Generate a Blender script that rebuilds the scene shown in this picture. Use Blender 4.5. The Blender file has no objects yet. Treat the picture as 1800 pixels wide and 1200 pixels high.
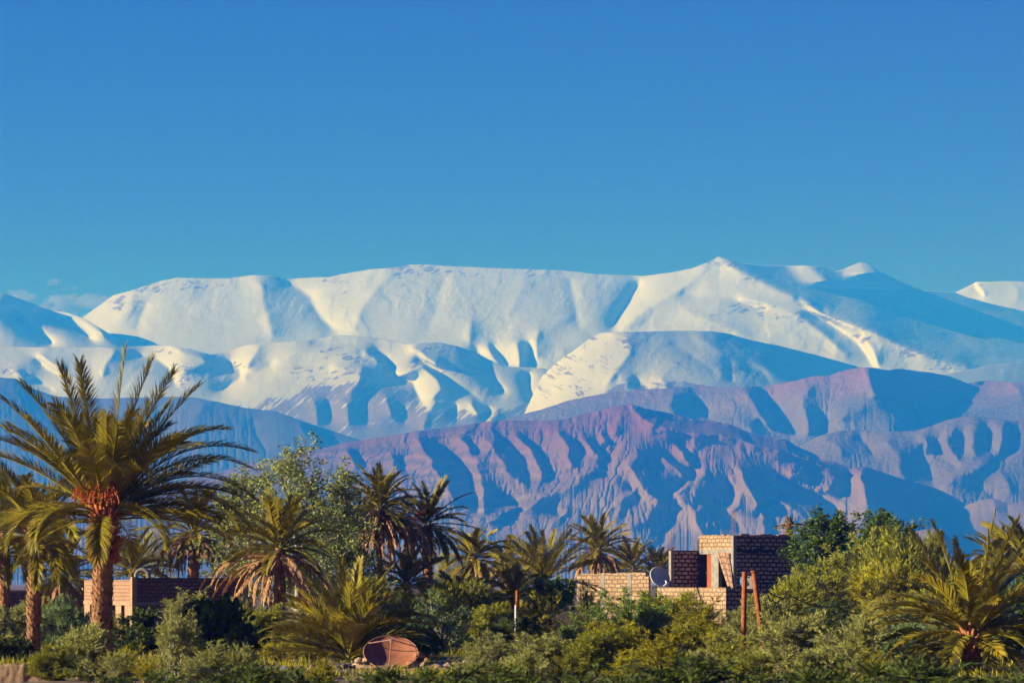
import bpy, math, random
import numpy as np

scene = bpy.context.scene
COL = scene.collection
random.seed(7)

# ------------------------------------------------------------------ camera
H = 2.6                     # eye height above the oasis floor, metres
K = 0.0002                  # metres per photo pixel per metre of distance (100 mm lens)
HZ = 1025.0                 # photo row of the horizon
cam_d = bpy.data.cameras.new('camera')
cam_d.lens = 100.0
cam_d.sensor_width = 36.0
cam_d.shift_y = (HZ - 600.0) / 1800.0
cam_d.clip_start = 0.5
cam_d.clip_end = 120000.0
cam_d.dof.use_dof = True
cam_d.dof.focus_distance = 170.0
cam_d.dof.aperture_fstop = 3.2
cam = bpy.data.objects.new('camera', cam_d)
cam.location = (0, 0, H)
cam.rotation_euler = (math.pi / 2, 0, 0)
COL.objects.link(cam)
scene.camera = cam

# ------------------------------------------------------------------ sky and sun
SUN_EL = math.radians(17.5)
SUN_AZ = math.radians(-106.0)      # from +Y, clockwise: low on the left, a little behind us
world = bpy.data.worlds.new('World')
scene.world = world
world.use_nodes = True
wn = world.node_tree
sky = wn.nodes.new('ShaderNodeTexSky')
sky.sky_type = 'NISHITA'
sky.sun_disc = False
sky.sun_elevation = SUN_EL
sky.sun_rotation = SUN_AZ
sky.altitude = 1200
sky.air_density = 1.0
sky.dust_density = 0.0
sky.ozone_density = 3.0
hs = wn.nodes.new('ShaderNodeHueSaturation')
hs.inputs['Hue'].default_value = 0.543
hs.inputs['Saturation'].default_value = 1.28
hs.inputs['Value'].default_value = 0.42
wn.links.new(sky.outputs[0], hs.inputs['Color'])
wn.links.new(hs.outputs[0], wn.nodes['Background'].inputs[0])
wn.nodes['Background'].inputs[1].default_value = 0.05
sun_d = bpy.data.lights.new('sun', 'SUN')
sun_d.energy = 5.0
sun_d.angle = math.radians(0.5)
sun_d.color = (1.0, 0.93, 0.89)
sun = bpy.data.objects.new('sun', sun_d)
sv = (math.sin(SUN_AZ) * math.cos(SUN_EL), math.cos(SUN_AZ) * math.cos(SUN_EL), math.sin(SUN_EL))
from mathutils import Vector, Matrix
sun.rotation_euler = Vector(sv).to_track_quat('Z', 'Y').to_euler()
sun.location = (-50, -20, 40)
COL.objects.link(sun)
scene.view_settings.view_transform = 'Standard'
scene.view_settings.look = 'None'
scene.view_settings.exposure = 0.92
scene.view_settings.gamma = 1.0
scene.cycles.use_denoising = True
scene.cycles.max_bounces = 8
scene.cycles.diffuse_bounces = 2
scene.cycles.transmission_bounces = 2
scene.cycles.volume_bounces = 4
scene.cycles.transparent_max_bounces = 12

# ------------------------------------------------------------------ helpers
def P(px, py, D):
    """photo pixel and distance -> point"""
    return np.array([(px - 900.0) * K * D, D, H + (HZ - py) * K * D])

def gy(D):
    return HZ + H / (K * D)          # row where flat ground at distance D is seen

_perm = np.random.RandomState(3).permutation(512)
_grad = np.random.RandomState(4).uniform(0, 2 * np.pi, 512)
_gx, _gy = np.cos(_grad), np.sin(_grad)
def perlin(x, y, seed=0):
    xi = np.floor(x).astype(int); yi = np.floor(y).astype(int)
    xf = x - xi; yf = y - yi
    u = xf * xf * xf * (xf * (xf * 6 - 15) + 10); v = yf * yf * yf * (yf * (yf * 6 - 15) + 10)
    def g(ix, iy, dx, dy):
        h = _perm[(_perm[(ix + seed * 37) & 511] + iy) & 511]
        return _gx[h] * dx + _gy[h] * dy
    a = g(xi, yi, xf, yf); b = g(xi + 1, yi, xf - 1, yf)
    c = g(xi, yi + 1, xf, yf - 1); d = g(xi + 1, yi + 1, xf - 1, yf - 1)
    return (a * (1 - u) + b * u) * (1 - v) + (c * (1 - u) + d * u) * v
def fbm(x, y, oct=4, seed=0, ridge=False, gain=0.5):
    r = 0; a = 1
    for i in range(oct):
        n = perlin(x, y, seed + i * 5)
        r = r + a * ((0.5 - np.abs(n) * 2) if ridge else n)
        x = x * 2.03 + 11.3; y = y * 2.03 + 5.7; a *= gain
    return r

def make_mesh(name, V, F, smooth=False):
    """V (n,3); F (m,k) index array, or a list of such arrays"""
    V = np.asarray(V, np.float32)
    Fs = [np.asarray(f, np.int32) for f in (F if isinstance(F, list) else [F])]
    me = bpy.data.meshes.new(name)
    nl = sum(f.size for f in Fs); nf = sum(len(f) for f in Fs)
    me.vertices.add(len(V)); me.vertices.foreach_set('co', V.ravel())
    me.loops.add(nl); me.loops.foreach_set('vertex_index', np.concatenate([f.ravel() for f in Fs]))
    me.polygons.add(nf)
    tot = np.concatenate([np.full(len(f), f.shape[1], np.int32) for f in Fs])
    st = np.concatenate([[0], np.cumsum(tot)[:-1]]).astype(np.int32)
    me.polygons.foreach_set('loop_start', st)
    me.update(calc_edges=True)
    me.validate()
    if smooth:
        me.polygons.foreach_set('use_smooth', np.ones(len(me.polygons), bool))
    return me

def link(name, me, mat=None, parent=None):
    o = bpy.data.objects.new(name, me)
    if mat and me is not None and not len(me.materials):
        me.materials.append(mat)
    if parent is not None:
        o.parent = parent
    COL.objects.link(o)
    return o
def tag(o, label=None, cat=None, group=None, kind=None):
    if label: o['label'] = label
    if cat: o['category'] = cat
    if group: o['group'] = group
    if kind: o['kind'] = kind
    return o
def empty(name, loc=(0, 0, 0), rz=0.0):
    o = bpy.data.objects.new(name, None)
    o.location = loc; o.rotation_euler = (0, 0, rz)
    o.empty_display_size = 0.3
    COL.objects.link(o)
    return o

# ------------------------------------------------------------------ material helpers
class NT:
    def __init__(s, name):
        s.m = bpy.data.materials.new(name); s.m.use_nodes = True
        s.t = s.m.node_tree; s.b = s.t.nodes['Principled BSDF']
        s.b.inputs['Specular IOR Level'].default_value = 0.2
        s.b.inputs['Roughness'].default_value = 0.85
    def n(s, typ, **kw):
        nd = s.t.nodes.new(typ)
        for k, v in kw.items():
            if k in nd.bl_rna.properties: setattr(nd, k, v)
            else: nd.inputs[k].default_value = v
        return nd
    def l(s, a, b): s.t.links.new(a, b)
    def coord(s, which='Object', scale=(1, 1, 1), rot=(0, 0, 0)):
        c = s.n('ShaderNodeTexCoord'); m = s.n('ShaderNodeMapping')
        m.inputs['Scale'].default_value = scale; m.inputs['Rotation'].default_value = rot
        s.l(c.outputs[which], m.inputs[0]); return m.outputs[0]
    def noise(s, vec, scale, detail=4, rough=0.55):
        nd = s.n('ShaderNodeTexNoise'); nd.inputs['Scale'].default_value = scale
        nd.inputs['Detail'].default_value = detail; nd.inputs['Roughness'].default_value = rough
        s.l(vec, nd.inputs['Vector']); return nd.outputs[0]
    def ramp(s, fac, stops, interp='LINEAR'):
        nd = s.n('ShaderNodeValToRGB'); cr = nd.color_ramp; cr.interpolation = interp
        while len(cr.elements) < len(stops): cr.elements.new(0.5)
        for e, (p, c) in zip(cr.elements, stops):
            e.position = p; e.color = (*c, 1) if len(c) == 3 else c
        s.l(fac, nd.inputs[0]); return nd.outputs[0]
    def mix(s, fac, a, b, mode='MIX'):
        nd = s.n('ShaderNodeMix', data_type='RGBA', blend_type=mode)
        for v, i in ((fac, 0), (a, 6), (b, 7)):
            if isinstance(v, (int, float)): nd.inputs[i].default_value = v
            elif isinstance(v, tuple): nd.inputs[i].default_value = (*v, 1)
            else: s.l(v, nd.inputs[i])
        return nd.outputs[2]
    def math(s, op, a, b=0.0, clamp=False):
        nd = s.n('ShaderNodeMath', operation=op, use_clamp=clamp)
        for v, i in ((a, 0), (b, 1)):
            if isinstance(v, (int, float)): nd.inputs[i].default_value = v
            else: s.l(v, nd.inputs[i])
        return nd.outputs[0]
    def bump(s, h, strength=0.5, dist=0.02):
        nd = s.n('ShaderNodeBump'); nd.inputs['Strength'].default_value = strength
        nd.inputs['Distance'].default_value = dist
        s.l(h, nd.inputs['Height']); s.l(nd.outputs[0], s.b.inputs['Normal'])
    def col(s, c):
        if isinstance(c, tuple): s.b.inputs['Base Color'].default_value = (*c, 1)
        else: s.l(c, s.b.inputs['Base Color'])

# ------------------------------------------------------------------ mountains
def solve(shape, pins, eps=0.0008, levels=4):
    """screened Laplace interpolation of pinned values on a grid"""
    R, C = shape
    val = None
    for lv in range(levels, -1, -1):
        s = 2 ** lv
        r, c = -(-R // s), -(-C // s)
        pv = np.zeros((r, c)); pn = np.zeros((r, c))
        ri = np.clip((pins[:, 0] / s).astype(int), 0, r - 1); ci = np.clip((pins[:, 1] / s).astype(int), 0, c - 1)
        np.add.at(pv, (ri, ci), pins[:, 2]); np.add.at(pn, (ri, ci), 1)
        m = pn > 0
        pv[m] /= pn[m]
        if val is None:
            v = np.zeros((r, c))
        else:
            v = np.repeat(np.repeat(val, 2, 0), 2, 1)[:r, :c]
        v[m] = pv[m]
        e = eps * s * s
        for it in range(260 if lv > 1 else 90):
            p = np.pad(v, 1, mode='edge')
            v = (p[:-2, 1:-1] + p[2:, 1:-1] + p[1:-1, :-2] + p[1:-1, 2:]) * 0.25 * (1 - e)
            v[m] = pv[m]
        val = v
    return val
def blur(a, n):
    for _ in range(n):
        p = np.pad(a, 1, mode='edge')
        a = (p[:-2, 1:-1] + p[2:, 1:-1] + p[1:-1, :-2] + p[1:-1, 2:] + 4 * p[1:-1, 1:-1]) / 8
    return a
def resample(pts, step=1.0):
    out = []
    for (x0, y0, *a), (x1, y1, *b) in zip(pts[:-1], pts[1:]):
        n = max(2, int(math.hypot(x1 - x0, y1 - y0) / step))
        t = np.linspace(0, 1, n)[:, None]
        out.append((1 - t) * np.array([[x0, y0]]) + t * np.array([[x1, y1]]))
    return np.concatenate(out)

def erode(rel, py, iters=8, k=1.0, cap=1800, p=0.42, thr=14.0):
    """rain the slope down: gullies deepen where water gathers, so they branch as real drainage does"""
    Rr, Cc = rel.shape
    N = Rr * Cc
    offs = [(-1, -1, 1.41), (-1, 0, 1.0), (-1, 1, 1.41), (0, -1, 1.0), (0, 1, 1.0)]
    for it in range(iters):
        e = -py + 0.62 * rel
        best = np.zeros((Rr, Cc)); rec = np.arange(N).reshape(Rr, Cc).copy()
        idx = np.arange(N).reshape(Rr, Cc)
        for dr, dc, d in offs:
            sh = np.full((Rr, Cc), 1e9); si = idx.copy()
            r0, r1 = max(0, -dr), Rr - max(0, dr); c0, c1 = max(0, -dc), Cc - max(0, dc)
            sh[r0:r1, c0:c1] = e[r0 + dr:r1 + dr, c0 + dc:c1 + dc]; si[r0:r1, c0:c1] = idx[r0 + dr:r1 + dr, c0 + dc:c1 + dc]
            g = (e - sh) / d
            m = g > best
            best[m] = g[m]; rec[m] = si[m]
        order = np.argsort(-e.ravel(), kind='stable').tolist()
        rc = rec.ravel().tolist(); A = [1.0] * N
        for i in order:
            j = rc[i]
            if j != i: A[j] += A[i]
        A = np.minimum(np.array(A).reshape(Rr, Cc), cap)
        rel = rel - k / iters * (np.maximum(A, thr) ** p - thr ** p)
        rel = rel - 0.12 * k / iters * (np.minimum(np.maximum(A, 3), 40) ** 0.5 - 3 ** 0.5)
        rel = 0.65 * rel + 0.35 * blur(rel, 1)
    return rel

def mountain(name, label, skyline, bottom, Dtop, Dbot, lines, mat, soft=2, noise=0.0, nscale=(40, 60), fine=0.0,
             power=1.0, step=1.8, rg=1.0, calm=None, er=0.0, rock=None, jag=0.0, ramp=None, bench=None, skyrough=0.6, seed=0, ridge=True, gain=0.5, eps=0.0008):
    """A mountain side modelled as a relief: its skyline and foot lie at their real distances, and the traced
    spurs (positive) and gullies (negative, in pixels of relief) are carved towards or away from the plain."""
    sk = np.array(skyline, float)
    bt = np.array(bottom, float)
    px = np.arange(sk[0, 0], sk[-1, 0] + step, step)
    sy = np.interp(px, sk[:, 0], sk[:, 1])
    sy = blur(np.tile(sy, (3, 1)), 3)[1]
    jitter = skyrough * fbm(px / 14.0, np.full_like(px, seed + .5), 4, seed)
    by = np.maximum(np.interp(px, bt[:, 0], bt[:, 1]), sy + 4)
    hgt = (by - sy).max()
    R = int(hgt / step) + 2
    C = len(px)
    t = np.linspace(0, 1, R)[:, None]              # 0 foot .. 1 skyline
    py = by[None] + (sy - by)[None] * t + jitter[None] * np.clip(t * 12 - 11, 0, 1) ** 2
    kk = max(3, int(70 / step)); pad = np.pad(sy, kk, mode='edge'); ker = np.ones(kk) / kk
    ssm = np.convolve(np.convolve(pad, ker, 'same'), ker, 'same')[kk:-kk]
    t2 = np.clip((by[None] - py) / np.maximum(by - ssm, 4)[None], 0, 1.35)
    pins = []
    for A, pts in lines:
        q = resample(pts)
        if jag:
            w = jag * fbm(q[:, 0] / 26 + 3.1, q[:, 1] / 26, 3, seed + 90)
            q = q + np.stack([w, 0.5 * w], -1)
        # taper so a spur starts and ends softly
        n = len(q)
        for i, (x, y) in enumerate(q):
            c = (x - px[0]) / step
            if c < 0 or c > C - 1: continue
            ci = int(c)
            tt = (by[ci] - y) / (by[ci] - sy[ci])
            if tt < -0.02 or tt > 1.03: continue
            w = min(1.0, 0.35 + i / (0.2 * n + 1), 0.35 + (n - 1 - i) / (0.2 * n + 1))
            pins.append((min(max(tt, 0), 1) * (R - 1), c, A * w * rg))
    rel = solve((R, C), np.array(pins), eps) if pins else np.zeros((R, C))
    rel = blur(rel, soft)
    PX = np.tile(px, (R, 1))
    if noise:
        wx = 14 * fbm(PX / 60, py / 60, 2, seed + 50)
        wx = wx + 7 * fbm(PX / 22, py / 22, 2, seed + 60)
        amp = 0.35 + 1.2 * np.clip(0.5 + 1.9 * fbm(PX / 90, py / 70, 2, seed + 70), 0, 1)
        amp = amp if calm is None else amp * np.clip((PX - calm[0]) / (calm[1] - calm[0]), 0.15, 1)
        rel = rel + noise * amp * fbm((PX + wx) / nscale[0] + 0.25 * py / nscale[1], py / nscale[1] / 1.7, 6, seed, ridge=ridge, gain=gain)
    if noise and nscale[0] < 60 and ridge:
        rel = rel + 0.45 * noise * fbm((PX + 0.6 * wx) / (nscale[0] * .36) + 0.12 * py / nscale[1], py / (nscale[1] * .7), 4, seed + 3, ridge=True) * np.clip(amp, .3, 1.2)
    if ramp:
        rel = rel - ramp(PX, py)
    if fine:
        rel = rel + fine * fbm(PX / 5.0, py / 4.0, 3, seed + 9)
    if bench:
        d = py - sy[None] + 5 * fbm(PX / 45, py / 45, 3, seed + 20)
        fade = np.clip((bench[1] - PX) / bench[2], 0, 1) * np.clip((PX - bench[0]) / bench[2], 0, 1) * np.clip(d / 12, 0, 1)
        stp = fbm(d / 9.0, PX / 420, 3, seed + 21, gain=.7)
        rel = rel + fade * bench[3] * np.tanh(stp * 5)
    if er:
        rel = erode(rel, py, 8, er)
    D0 = Dbot + (Dtop - Dbot) * t2 ** power
    D = D0 - rel * K * Dtop
    V = np.stack([(PX - 900) * K * D, D, H + (HZ - py) * K * D], -1)
    # the far side falls away behind the skyline
    back = []
    for k, (dd, dz) in enumerate(((0.004, 0.0006), (0.012, 0.004), (0.03, 0.014), (0.08, 0.045))):
        b = V[-1].copy(); f = 1 + dd
        b[:, 0] *= f; b[:, 1] *= f; b[:, 2] = H + (V[-1][:, 2] - H) - dz * Dtop
        b[:, 2] = np.maximum(b[:, 2], -6)
        back.append(b)
    V = np.concatenate([V, np.stack(back)], 0)
    R2 = V.shape[0]
    idx = np.arange(R2 * C).reshape(R2, C)
    F = np.stack([idx[:-1, :-1], idx[:-1, 1:], idx[1:, 1:], idx[1:, :-1]], -1).reshape(-1, 4)
    me = make_mesh(name, V.reshape(-1, 3), F, True)
    if rock:
        at_ = np.zeros((R2, C), np.float32)
        at_[:R] = rock(PX, py, rel, t)
        at_[R:] = at_[R - 1]
        a = me.attributes.new('rock', 'FLOAT', 'POINT'); a.data.foreach_set('value', np.clip(at_, 0, 1).astype(np.float32).ravel())
    o = link(name, me, mat)
    tag(o, label, None, None, 'structure')
    return o

def snow_mat(name, snow=(0.37, 0.368, 0.41), rock=(0.12, 0.085, 0.07)):
    """snow lying over rock; the mesh carries where the rock comes through"""
    s = NT(name)
    at_ = s.n('ShaderNodeAttribute'); at_.attribute_name = 'rock'
    n1 = s.noise(s.coord('Object', (1, 1, 1.6)), 0.03, 4, 0.65)
    n2 = s.noise(s.coord('Object'), 0.006, 5, 0.6)
    f = s.math('ADD', at_.outputs['Fac'], s.math('MULTIPLY', s.math('SUBTRACT', n1, 0.5), 0.9))
    f = s.ramp(f, [(0.36, (0, 0, 0)), (0.62, (1, 1, 1))])
    rc = s.mix(n1, (rock[0] * .5, rock[1] * .5, rock[2] * .5), (rock[0] * 1.7, rock[1] * 1.7, rock[2] * 1.7))
    sn = s.mix(s.ramp(n2, [(0.3, (0, 0, 0)), (0.7, (1, 1, 1))]), (snow[0] * .88, snow[1] * .88, snow[2] * .9), snow)
    s.col(s.mix(f, sn, rc))
    s.b.inputs['Specular IOR Level'].default_value = 0.1
    s.bump(s.math('ADD', n2, s.math('MULTIPLY', n1, 0.2)), 0.25, 22.0)
    return s.m

def dashes(px, py, seed, tilt=0.35):
    """short broken outcrops lying across the slope"""
    u = px + 5 * fbm(px / 12, py / 12, 2, seed + 4); v = py + tilt * px + 4 * fbm(px / 15, py / 9, 2, seed + 5)
    a = fbm(u / 9.0, v / 2.2, 3, seed, gain=.65); b = fbm(u / 24.0, v / 4.5, 3, seed + 8, gain=.6); c = fbm(px / 40, py / 18, 2, seed + 9)
    return (0.55 * a + 0.75 * b) * np.clip(0.75 + 2.0 * c, .15, 1.4)
def patches(px, py, spots):
    m = np.zeros_like(px)
    for x, y, rx, ry, s_ in spots:
        m = np.maximum(m, s_ * np.exp(-((px - x) / rx) ** 2 - ((py - y) / ry) ** 2))
    return m
def soft(q, w=10.0): return 0.5 * (q + np.sqrt(q * q + w * w))
def ramp_ridge(px, py): return 1.7 * soft(px - np.interp(py, [440, 451, 463, 490, 507, 530, 547, 572, 603, 630, 652, 700], [1255, 1263, 1284, 1338, 1372, 1420, 1455, 1515, 1585, 1650, 1715, 1850]), 16)
_rr = ramp_ridge
def ramp_ridge(px, py):
    w1 = np.clip((508 - py) / 14, 0, 1); w2 = np.clip((492 - py) / 12, 0, 1)
    sh = 0.9 * (py - 470)
    return _rr(px, py) - 2.0 * w1 * (soft(px - 1385 - sh, 8) - soft(px - 1430 - sh, 8)) - 2.4 * w2 * (soft(px - 1480, 6) - soft(px - 1514 - .4 * (py - 461), 6))
def ramp_dome(px, py): return 0.85 * soft(px - (1150 + (py - 587) * 1.2), 60) + .35 * soft(px - (1330 + (py - 600) * 1.6), 20)
def ramp_dry(px, py): return 1.1 * soft(np.minimum(px - (1518 + (py - 645) * .45), 60 + 3.0 * np.maximum(0, 760 - .25 * (px - 1560) - py)), 8)
def ramp_brown(px, py): return 1.25 * soft(px - (1524 + (py - 830) * .02), 8)
def rock_ridge(px, py, rel, t):
    m = patches(px, py, [(200, 530, 50, 18, .9), (270, 502, 60, 12, 1.0), (340, 500, 60, 8, .7), (420, 500, 40, 6, .4), (590, 490, 60, 10, .5), (730, 475, 50, 14, .9), (720, 510, 40, 18, .5), (620, 515, 40, 12, .4), (830, 480, 80, 9, .5), (940, 480, 60, 9, .6), (900, 520, 90, 30, .22), (1270, 465, 40, 12, .8), (1330, 490, 50, 10, .7), (1190, 480, 40, 8, .4),
        (1300, 545, 90, 16, .6), (1400, 560, 60, 14, .75), (1420, 530, 50, 8, .7), (1480, 565, 40, 10, .9), (1550, 590, 50, 14, 1.0), (1620, 620, 50, 12, .9), (1690, 645, 60, 12, 1.0), (1600, 545, 50, 14, .6), (1680, 590, 50, 16, .5), (1040, 620, 50, 20, .2), (700, 560, 120, 40, .12)])
    return 0.30 * m + m * 1.7 * np.clip(dashes(px, py, 41) * 2.6, 0, 1)
def rock_feet(px, py, rel, t):
    line = 652 + 18 * fbm(px / 60, px * 0, 3, 61) + np.interp(px, [-300, 380, 470, 520, 640, 720, 760, 850, 900, 960], [90, 60, 44, 26, 10, 30, 60, 66, 52, 60])
    st = fbm(px / 9 + 0.12 * py, py / 26, 4, 63)
    low = np.clip((py - line) / 20, 0, 1) * np.clip(0.60 + np.clip((py - line) / 150, 0, .5) + 1.6 * st, 0, 1)
    m = patches(px, py, [(600, 622, 50, 14, .9), (640, 632, 30, 12, .9), (530, 645, 60, 14, .7), (620, 655, 40, 14, .9), (560, 668, 60, 14, .6), (760, 612, 40, 12, .8), (720, 640, 40, 12, .7), (810, 655, 50, 20, .5), (340, 650, 40, 18, .9), (310, 670, 30, 16, .8), (420, 640, 30, 14, .6), (300, 615, 40, 8, .5), (40, 650, 60, 14, .7)])
    return np.maximum(low * 1.5, 0.28 * m + m * 1.5 * np.clip(dashes(px, py, 47) * 2.4, 0, 1))
def rock_dome(px, py, rel, t):
    line = np.interp(px, [940, 1000, 1050, 1090, 1200, 1280, 1400], [740, 722, 690, 668, 664, 676, 690])
    st = fbm(px / 26, py / 12, 4, 67)
    low = np.clip((py - line) / 12, 0, 1) * np.clip(.75 + 1.3 * st, 0, 1)
    m = patches(px, py, [(1040, 600, 30, 14, .9), (990, 640, 30, 24, .9), (970, 680, 26, 26, .9), (1010, 680, 40, 24, .7), (1105, 605, 24, 22, .9), (1060, 640, 50, 24, .5), (1290, 600, 50, 20, .5), (1350, 630, 60, 20, .6), (1200, 640, 40, 20, .5), (1300, 652, 24, 8, 1.0)])
    return np.maximum(low, 0.26 * m + m * 1.5 * np.clip(dashes(px, py, 53, -.5) * 2.4, 0, 1))
def rock_top(px, py, rel, t):
    m = patches(px, py, [(1720, 500, 20, 8, .9), (1790, 500, 60, 8, .5)])
    return 0.3 * m + m * np.clip(dashes(px, py, 59) * 2, 0, 1)

def rock_mat(name, c0, c1, strata=0.0, band=0.03, red_z=None, red=(0.25, 0.12, 0.09), scale=0.006, bump=30.0, bs=0.6):
    s = NT(name)
    geo = s.n('ShaderNodeNewGeometry')
    sep = s.n('ShaderNodeSeparateXYZ'); s.l(geo.outputs['Position'], sep.inputs[0])
    pos = s.coord('Object')
    n1 = s.noise(pos, scale, 8, 0.6)
    n2 = s.noise(s.coord('Object', (1, 1, 0.6)), scale * 7, 5, 0.65)
    c = s.mix(s.ramp(n1, [(0.3, (0, 0, 0)), (0.7, (1, 1, 1))]), c0, c1)
    h = s.math('ADD', n1, s.math('MULTIPLY', n2, 0.5))
    if red_z:
        f = s.math('DIVIDE', s.math('SUBTRACT', sep.outputs['Z'], red_z[0]), red_z[1] - red_z[0])
        f = s.math('ADD', f, s.math('MULTIPLY', s.math('SUBTRACT', n1, 0.5), 1.2), True)
        c = s.mix(f, c, red)
    if strata:
        z = s.math('ADD', s.math('MULTIPLY', sep.outputs['Z'], band), s.math('MULTIPLY', n1, 3.0))
        z = s.math('ADD', z, s.math('MULTIPLY', sep.outputs['X'], band * 0.06))
        w = s.n('ShaderNodeTexNoise', noise_dimensions='1D'); w.inputs['Scale'].default_value = 1.0
        w.inputs['Detail'].default_value = 3
        s.l(z, w.inputs['W'])
        fx = s.math('DIVIDE', s.math('SUBTRACT', 300.0, sep.outputs['X']), 500.0, True)
        st = s.math('MULTIPLY', s.ramp(w.outputs[0], [(0.46, (0, 0, 0)), (0.54, (1, 1, 1))]), fx)
        c = s.mix(s.math('MULTIPLY', st, strata), c, (c0[0] * .55, c0[1] * .55, c0[2] * .55))
        h = s.math('ADD', h, s.math('MULTIPLY', st, -0.22))
    s.col(c)
    s.b.inputs['Specular IOR Level'].default_value = 0.05
    s.bump(h, bs, bump)
    return s.m

# zoomed tracings: scale back to photo pixels
def Z1(*p): return [(x / 3, 450 + y / 3) for x, y in p]
def Z2(*p): return [(450 + x / 3, 430 + y / 3) for x, y in p]
def Z3(*p): return [(900 + x / 3, 430 + y / 3) for x, y in p]
def Z4(*p): return [(1300 + x / 3.244, 430 + y / 3.244) for x, y in p]
def Z5(*p): return [(560 + x / 3, 690 + y / 3) for x, y in p]
def Z6(*p): return [(1000 + x / 2.25, 690 + y / 2.25) for x, y in p]

m_snow_far = snow_mat('snow_ridge')
m_snow_mid = snow_mat('snow_foothill', (0.37, 0.372, 0.42))
m_snow_dome = m_snow_mid
m_blue_hill = rock_mat('dry_hill', (0.08, 0.06, 0.047), (0.125, 0.093, 0.072), red_z=(650, 800), red=(0.165, 0.068, 0.043))
m_low_hill = rock_mat('low_hill', (0.075, 0.06, 0.05), (0.095, 0.075, 0.062), bump=8.0, bs=0.3)
m_brown = rock_mat('brown_hill', (0.12, 0.082, 0.054), (0.185, 0.13, 0.088), strata=0.8, band=0.028, red_z=(230, 470), red=(0.115, 0.042, 0.02), scale=0.008, bump=9.0, bs=0.6)

BT = lambda y: [(-400, y), (2300, y)]
# far right peak
mountain('far_peak', 'far snowy peak', [(1560, 545), (1620, 530), (1679, 514), (1710, 499), (1716, 495), (1731, 495), (1778, 494), (1800, 495), (1860, 500), (2000, 530)],
         BT(600), 18800, 18100, [(12, [(1716, 496), (1722, 505), (1735, 520)]), (-10, [(1712, 500), (1725, 515)]), (8, [(1790, 500), (1790, 530)])],
         m_snow_far, soft=3, noise=1, seed=21, rock=rock_top)
# main snow ridge
M1 = [(-260, 640), (-150, 590)] + Z1((380, 345), (440, 320), (600, 205), (700, 180), (850, 130), (940, 115), (1200, 118), (1330, 100), (1430, 105), (1520, 122), (1640, 112), (1740, 112)) \
    + Z2((420, 160), (600, 130), (740, 120), (800, 105), (900, 104), (960, 110), (1170, 120), (1450, 130), (1640, 138), (1790, 155)) \
    + Z3((690, 165), (850, 145), (950, 125), (1040, 90), (1090, 62), (1130, 75), (1200, 95), (1300, 108), (1450, 110), (1560, 110), (1640, 118)) \
    + Z4((540, 155), (590, 140), (680, 102), (725, 104), (800, 150), (900, 200), (1040, 262), (1160, 268), (1230, 273), (1300, 300), (1450, 340), (1620, 378)) + [(1900, 590), (2050, 640)]
L1 = [
    (9, Z1((1330, 110), (1390, 160), (1385, 230), (1420, 330), (1440, 440))), (-19, Z1((1470, 115), (1530, 145), (1640, 215), (1660, 270), (1700, 330), (1795, 415))),
    (6, Z1((700, 190), (690, 280), (620, 330))), (-6, Z1((780, 250), (740, 330), (720, 400))),
    (-8, Z1((380, 345), (430, 420), (520, 470))),
    (5, Z2((740, 130), (640, 230), (560, 330), (520, 450))), (-3, Z2((1000, 140), (960, 300), (900, 480))),
    (8, Z2((1140, 390), (1128, 460), (1130, 510))), (-9, Z2((1150, 540), (1200, 590))),
    (9, Z2((1225, 540), (1270, 600), (1310, 640))), (-9, Z2((1240, 530), (1320, 638))),
    (14, Z2((1370, 500), (1390, 560), (1400, 640))), (-14, Z2((1445, 520), (1452, 590), (1425, 640))),
    (10, Z2((1500, 440), (1470, 520), (1480, 600))),
    (2.5, Z2((1440, 140), (1400, 240), (1330, 380))), (-8, Z3((300, 160), (330, 300), (360, 460))),
    (-24, Z3((690, 175), (620, 300), (520, 450))), (6, Z3((1085, 70), (1000, 150), (900, 225), (700, 345), (580, 440))),
    (18, Z3((1092, 66), (1140, 100), (1300, 180), (1400, 230), (1550, 300), (1650, 350))),
    (22, Z4((330, 300), (480, 400), (640, 460), (740, 480), (900, 560), (1050, 620), (1250, 650), (1330, 720))),
    (12, Z4((330, 125), (395, 122), (470, 190), (535, 232))), (10, Z4((725, 108), (790, 180), (900, 260))), (-8, Z4((780, 290), (1000, 390), (1300, 570))),
    (10, Z3((1210, 285), (1400, 320), (1560, 400), (1660, 480), (1770, 580))), (-12, Z4((380, 400), (500, 430), (600, 500), (680, 560), (740, 640), (765, 690))),
    (12, Z4((690, 510), (760, 600), (790, 690))), (-5, Z3((900, 260), (1150, 285), (1330, 330))),
    (6, Z3((880, 330), (1000, 380), (1250, 480))),
]
mountain('snow_mountain', 'broad snow covered mountain ridge filling the background', M1, BT(690), 15500, 14600, L1, m_snow_far, soft=22, noise=7.0, nscale=(130, 90), ridge=False, fine=0.16, seed=1, power=1.25, rg=1.75, ramp=ramp_ridge, step=1.4, rock=rock_ridge)
# left mountain in shade
mountain('shaded_snow_mountain', 'snowy mountain in blue shade at left', [(-300, 470), (-100, 500), (0, 513), (40, 527), (85, 544), (118, 549), (147, 559), (190, 585), (240, 612), (300, 640)], BT(690), 14700, 14000,
         [(-30, [(-80, 505), (-40, 600)]), (18, [(-200, 500), (-160, 640)]), (-38, [(60, 540), (120, 570), (170, 600)]), (-30, [(10, 540), (60, 580), (100, 610)]), (-10, [(180, 585), (240, 615)])], m_snow_far, soft=10, noise=1.5, nscale=(60, 50), seed=5, rg=3, rock=lambda px, py, rel, t: 0.5 * np.clip(dashes(px, py, 43) * 1.5, 0, 1) * (t > .5))
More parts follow.
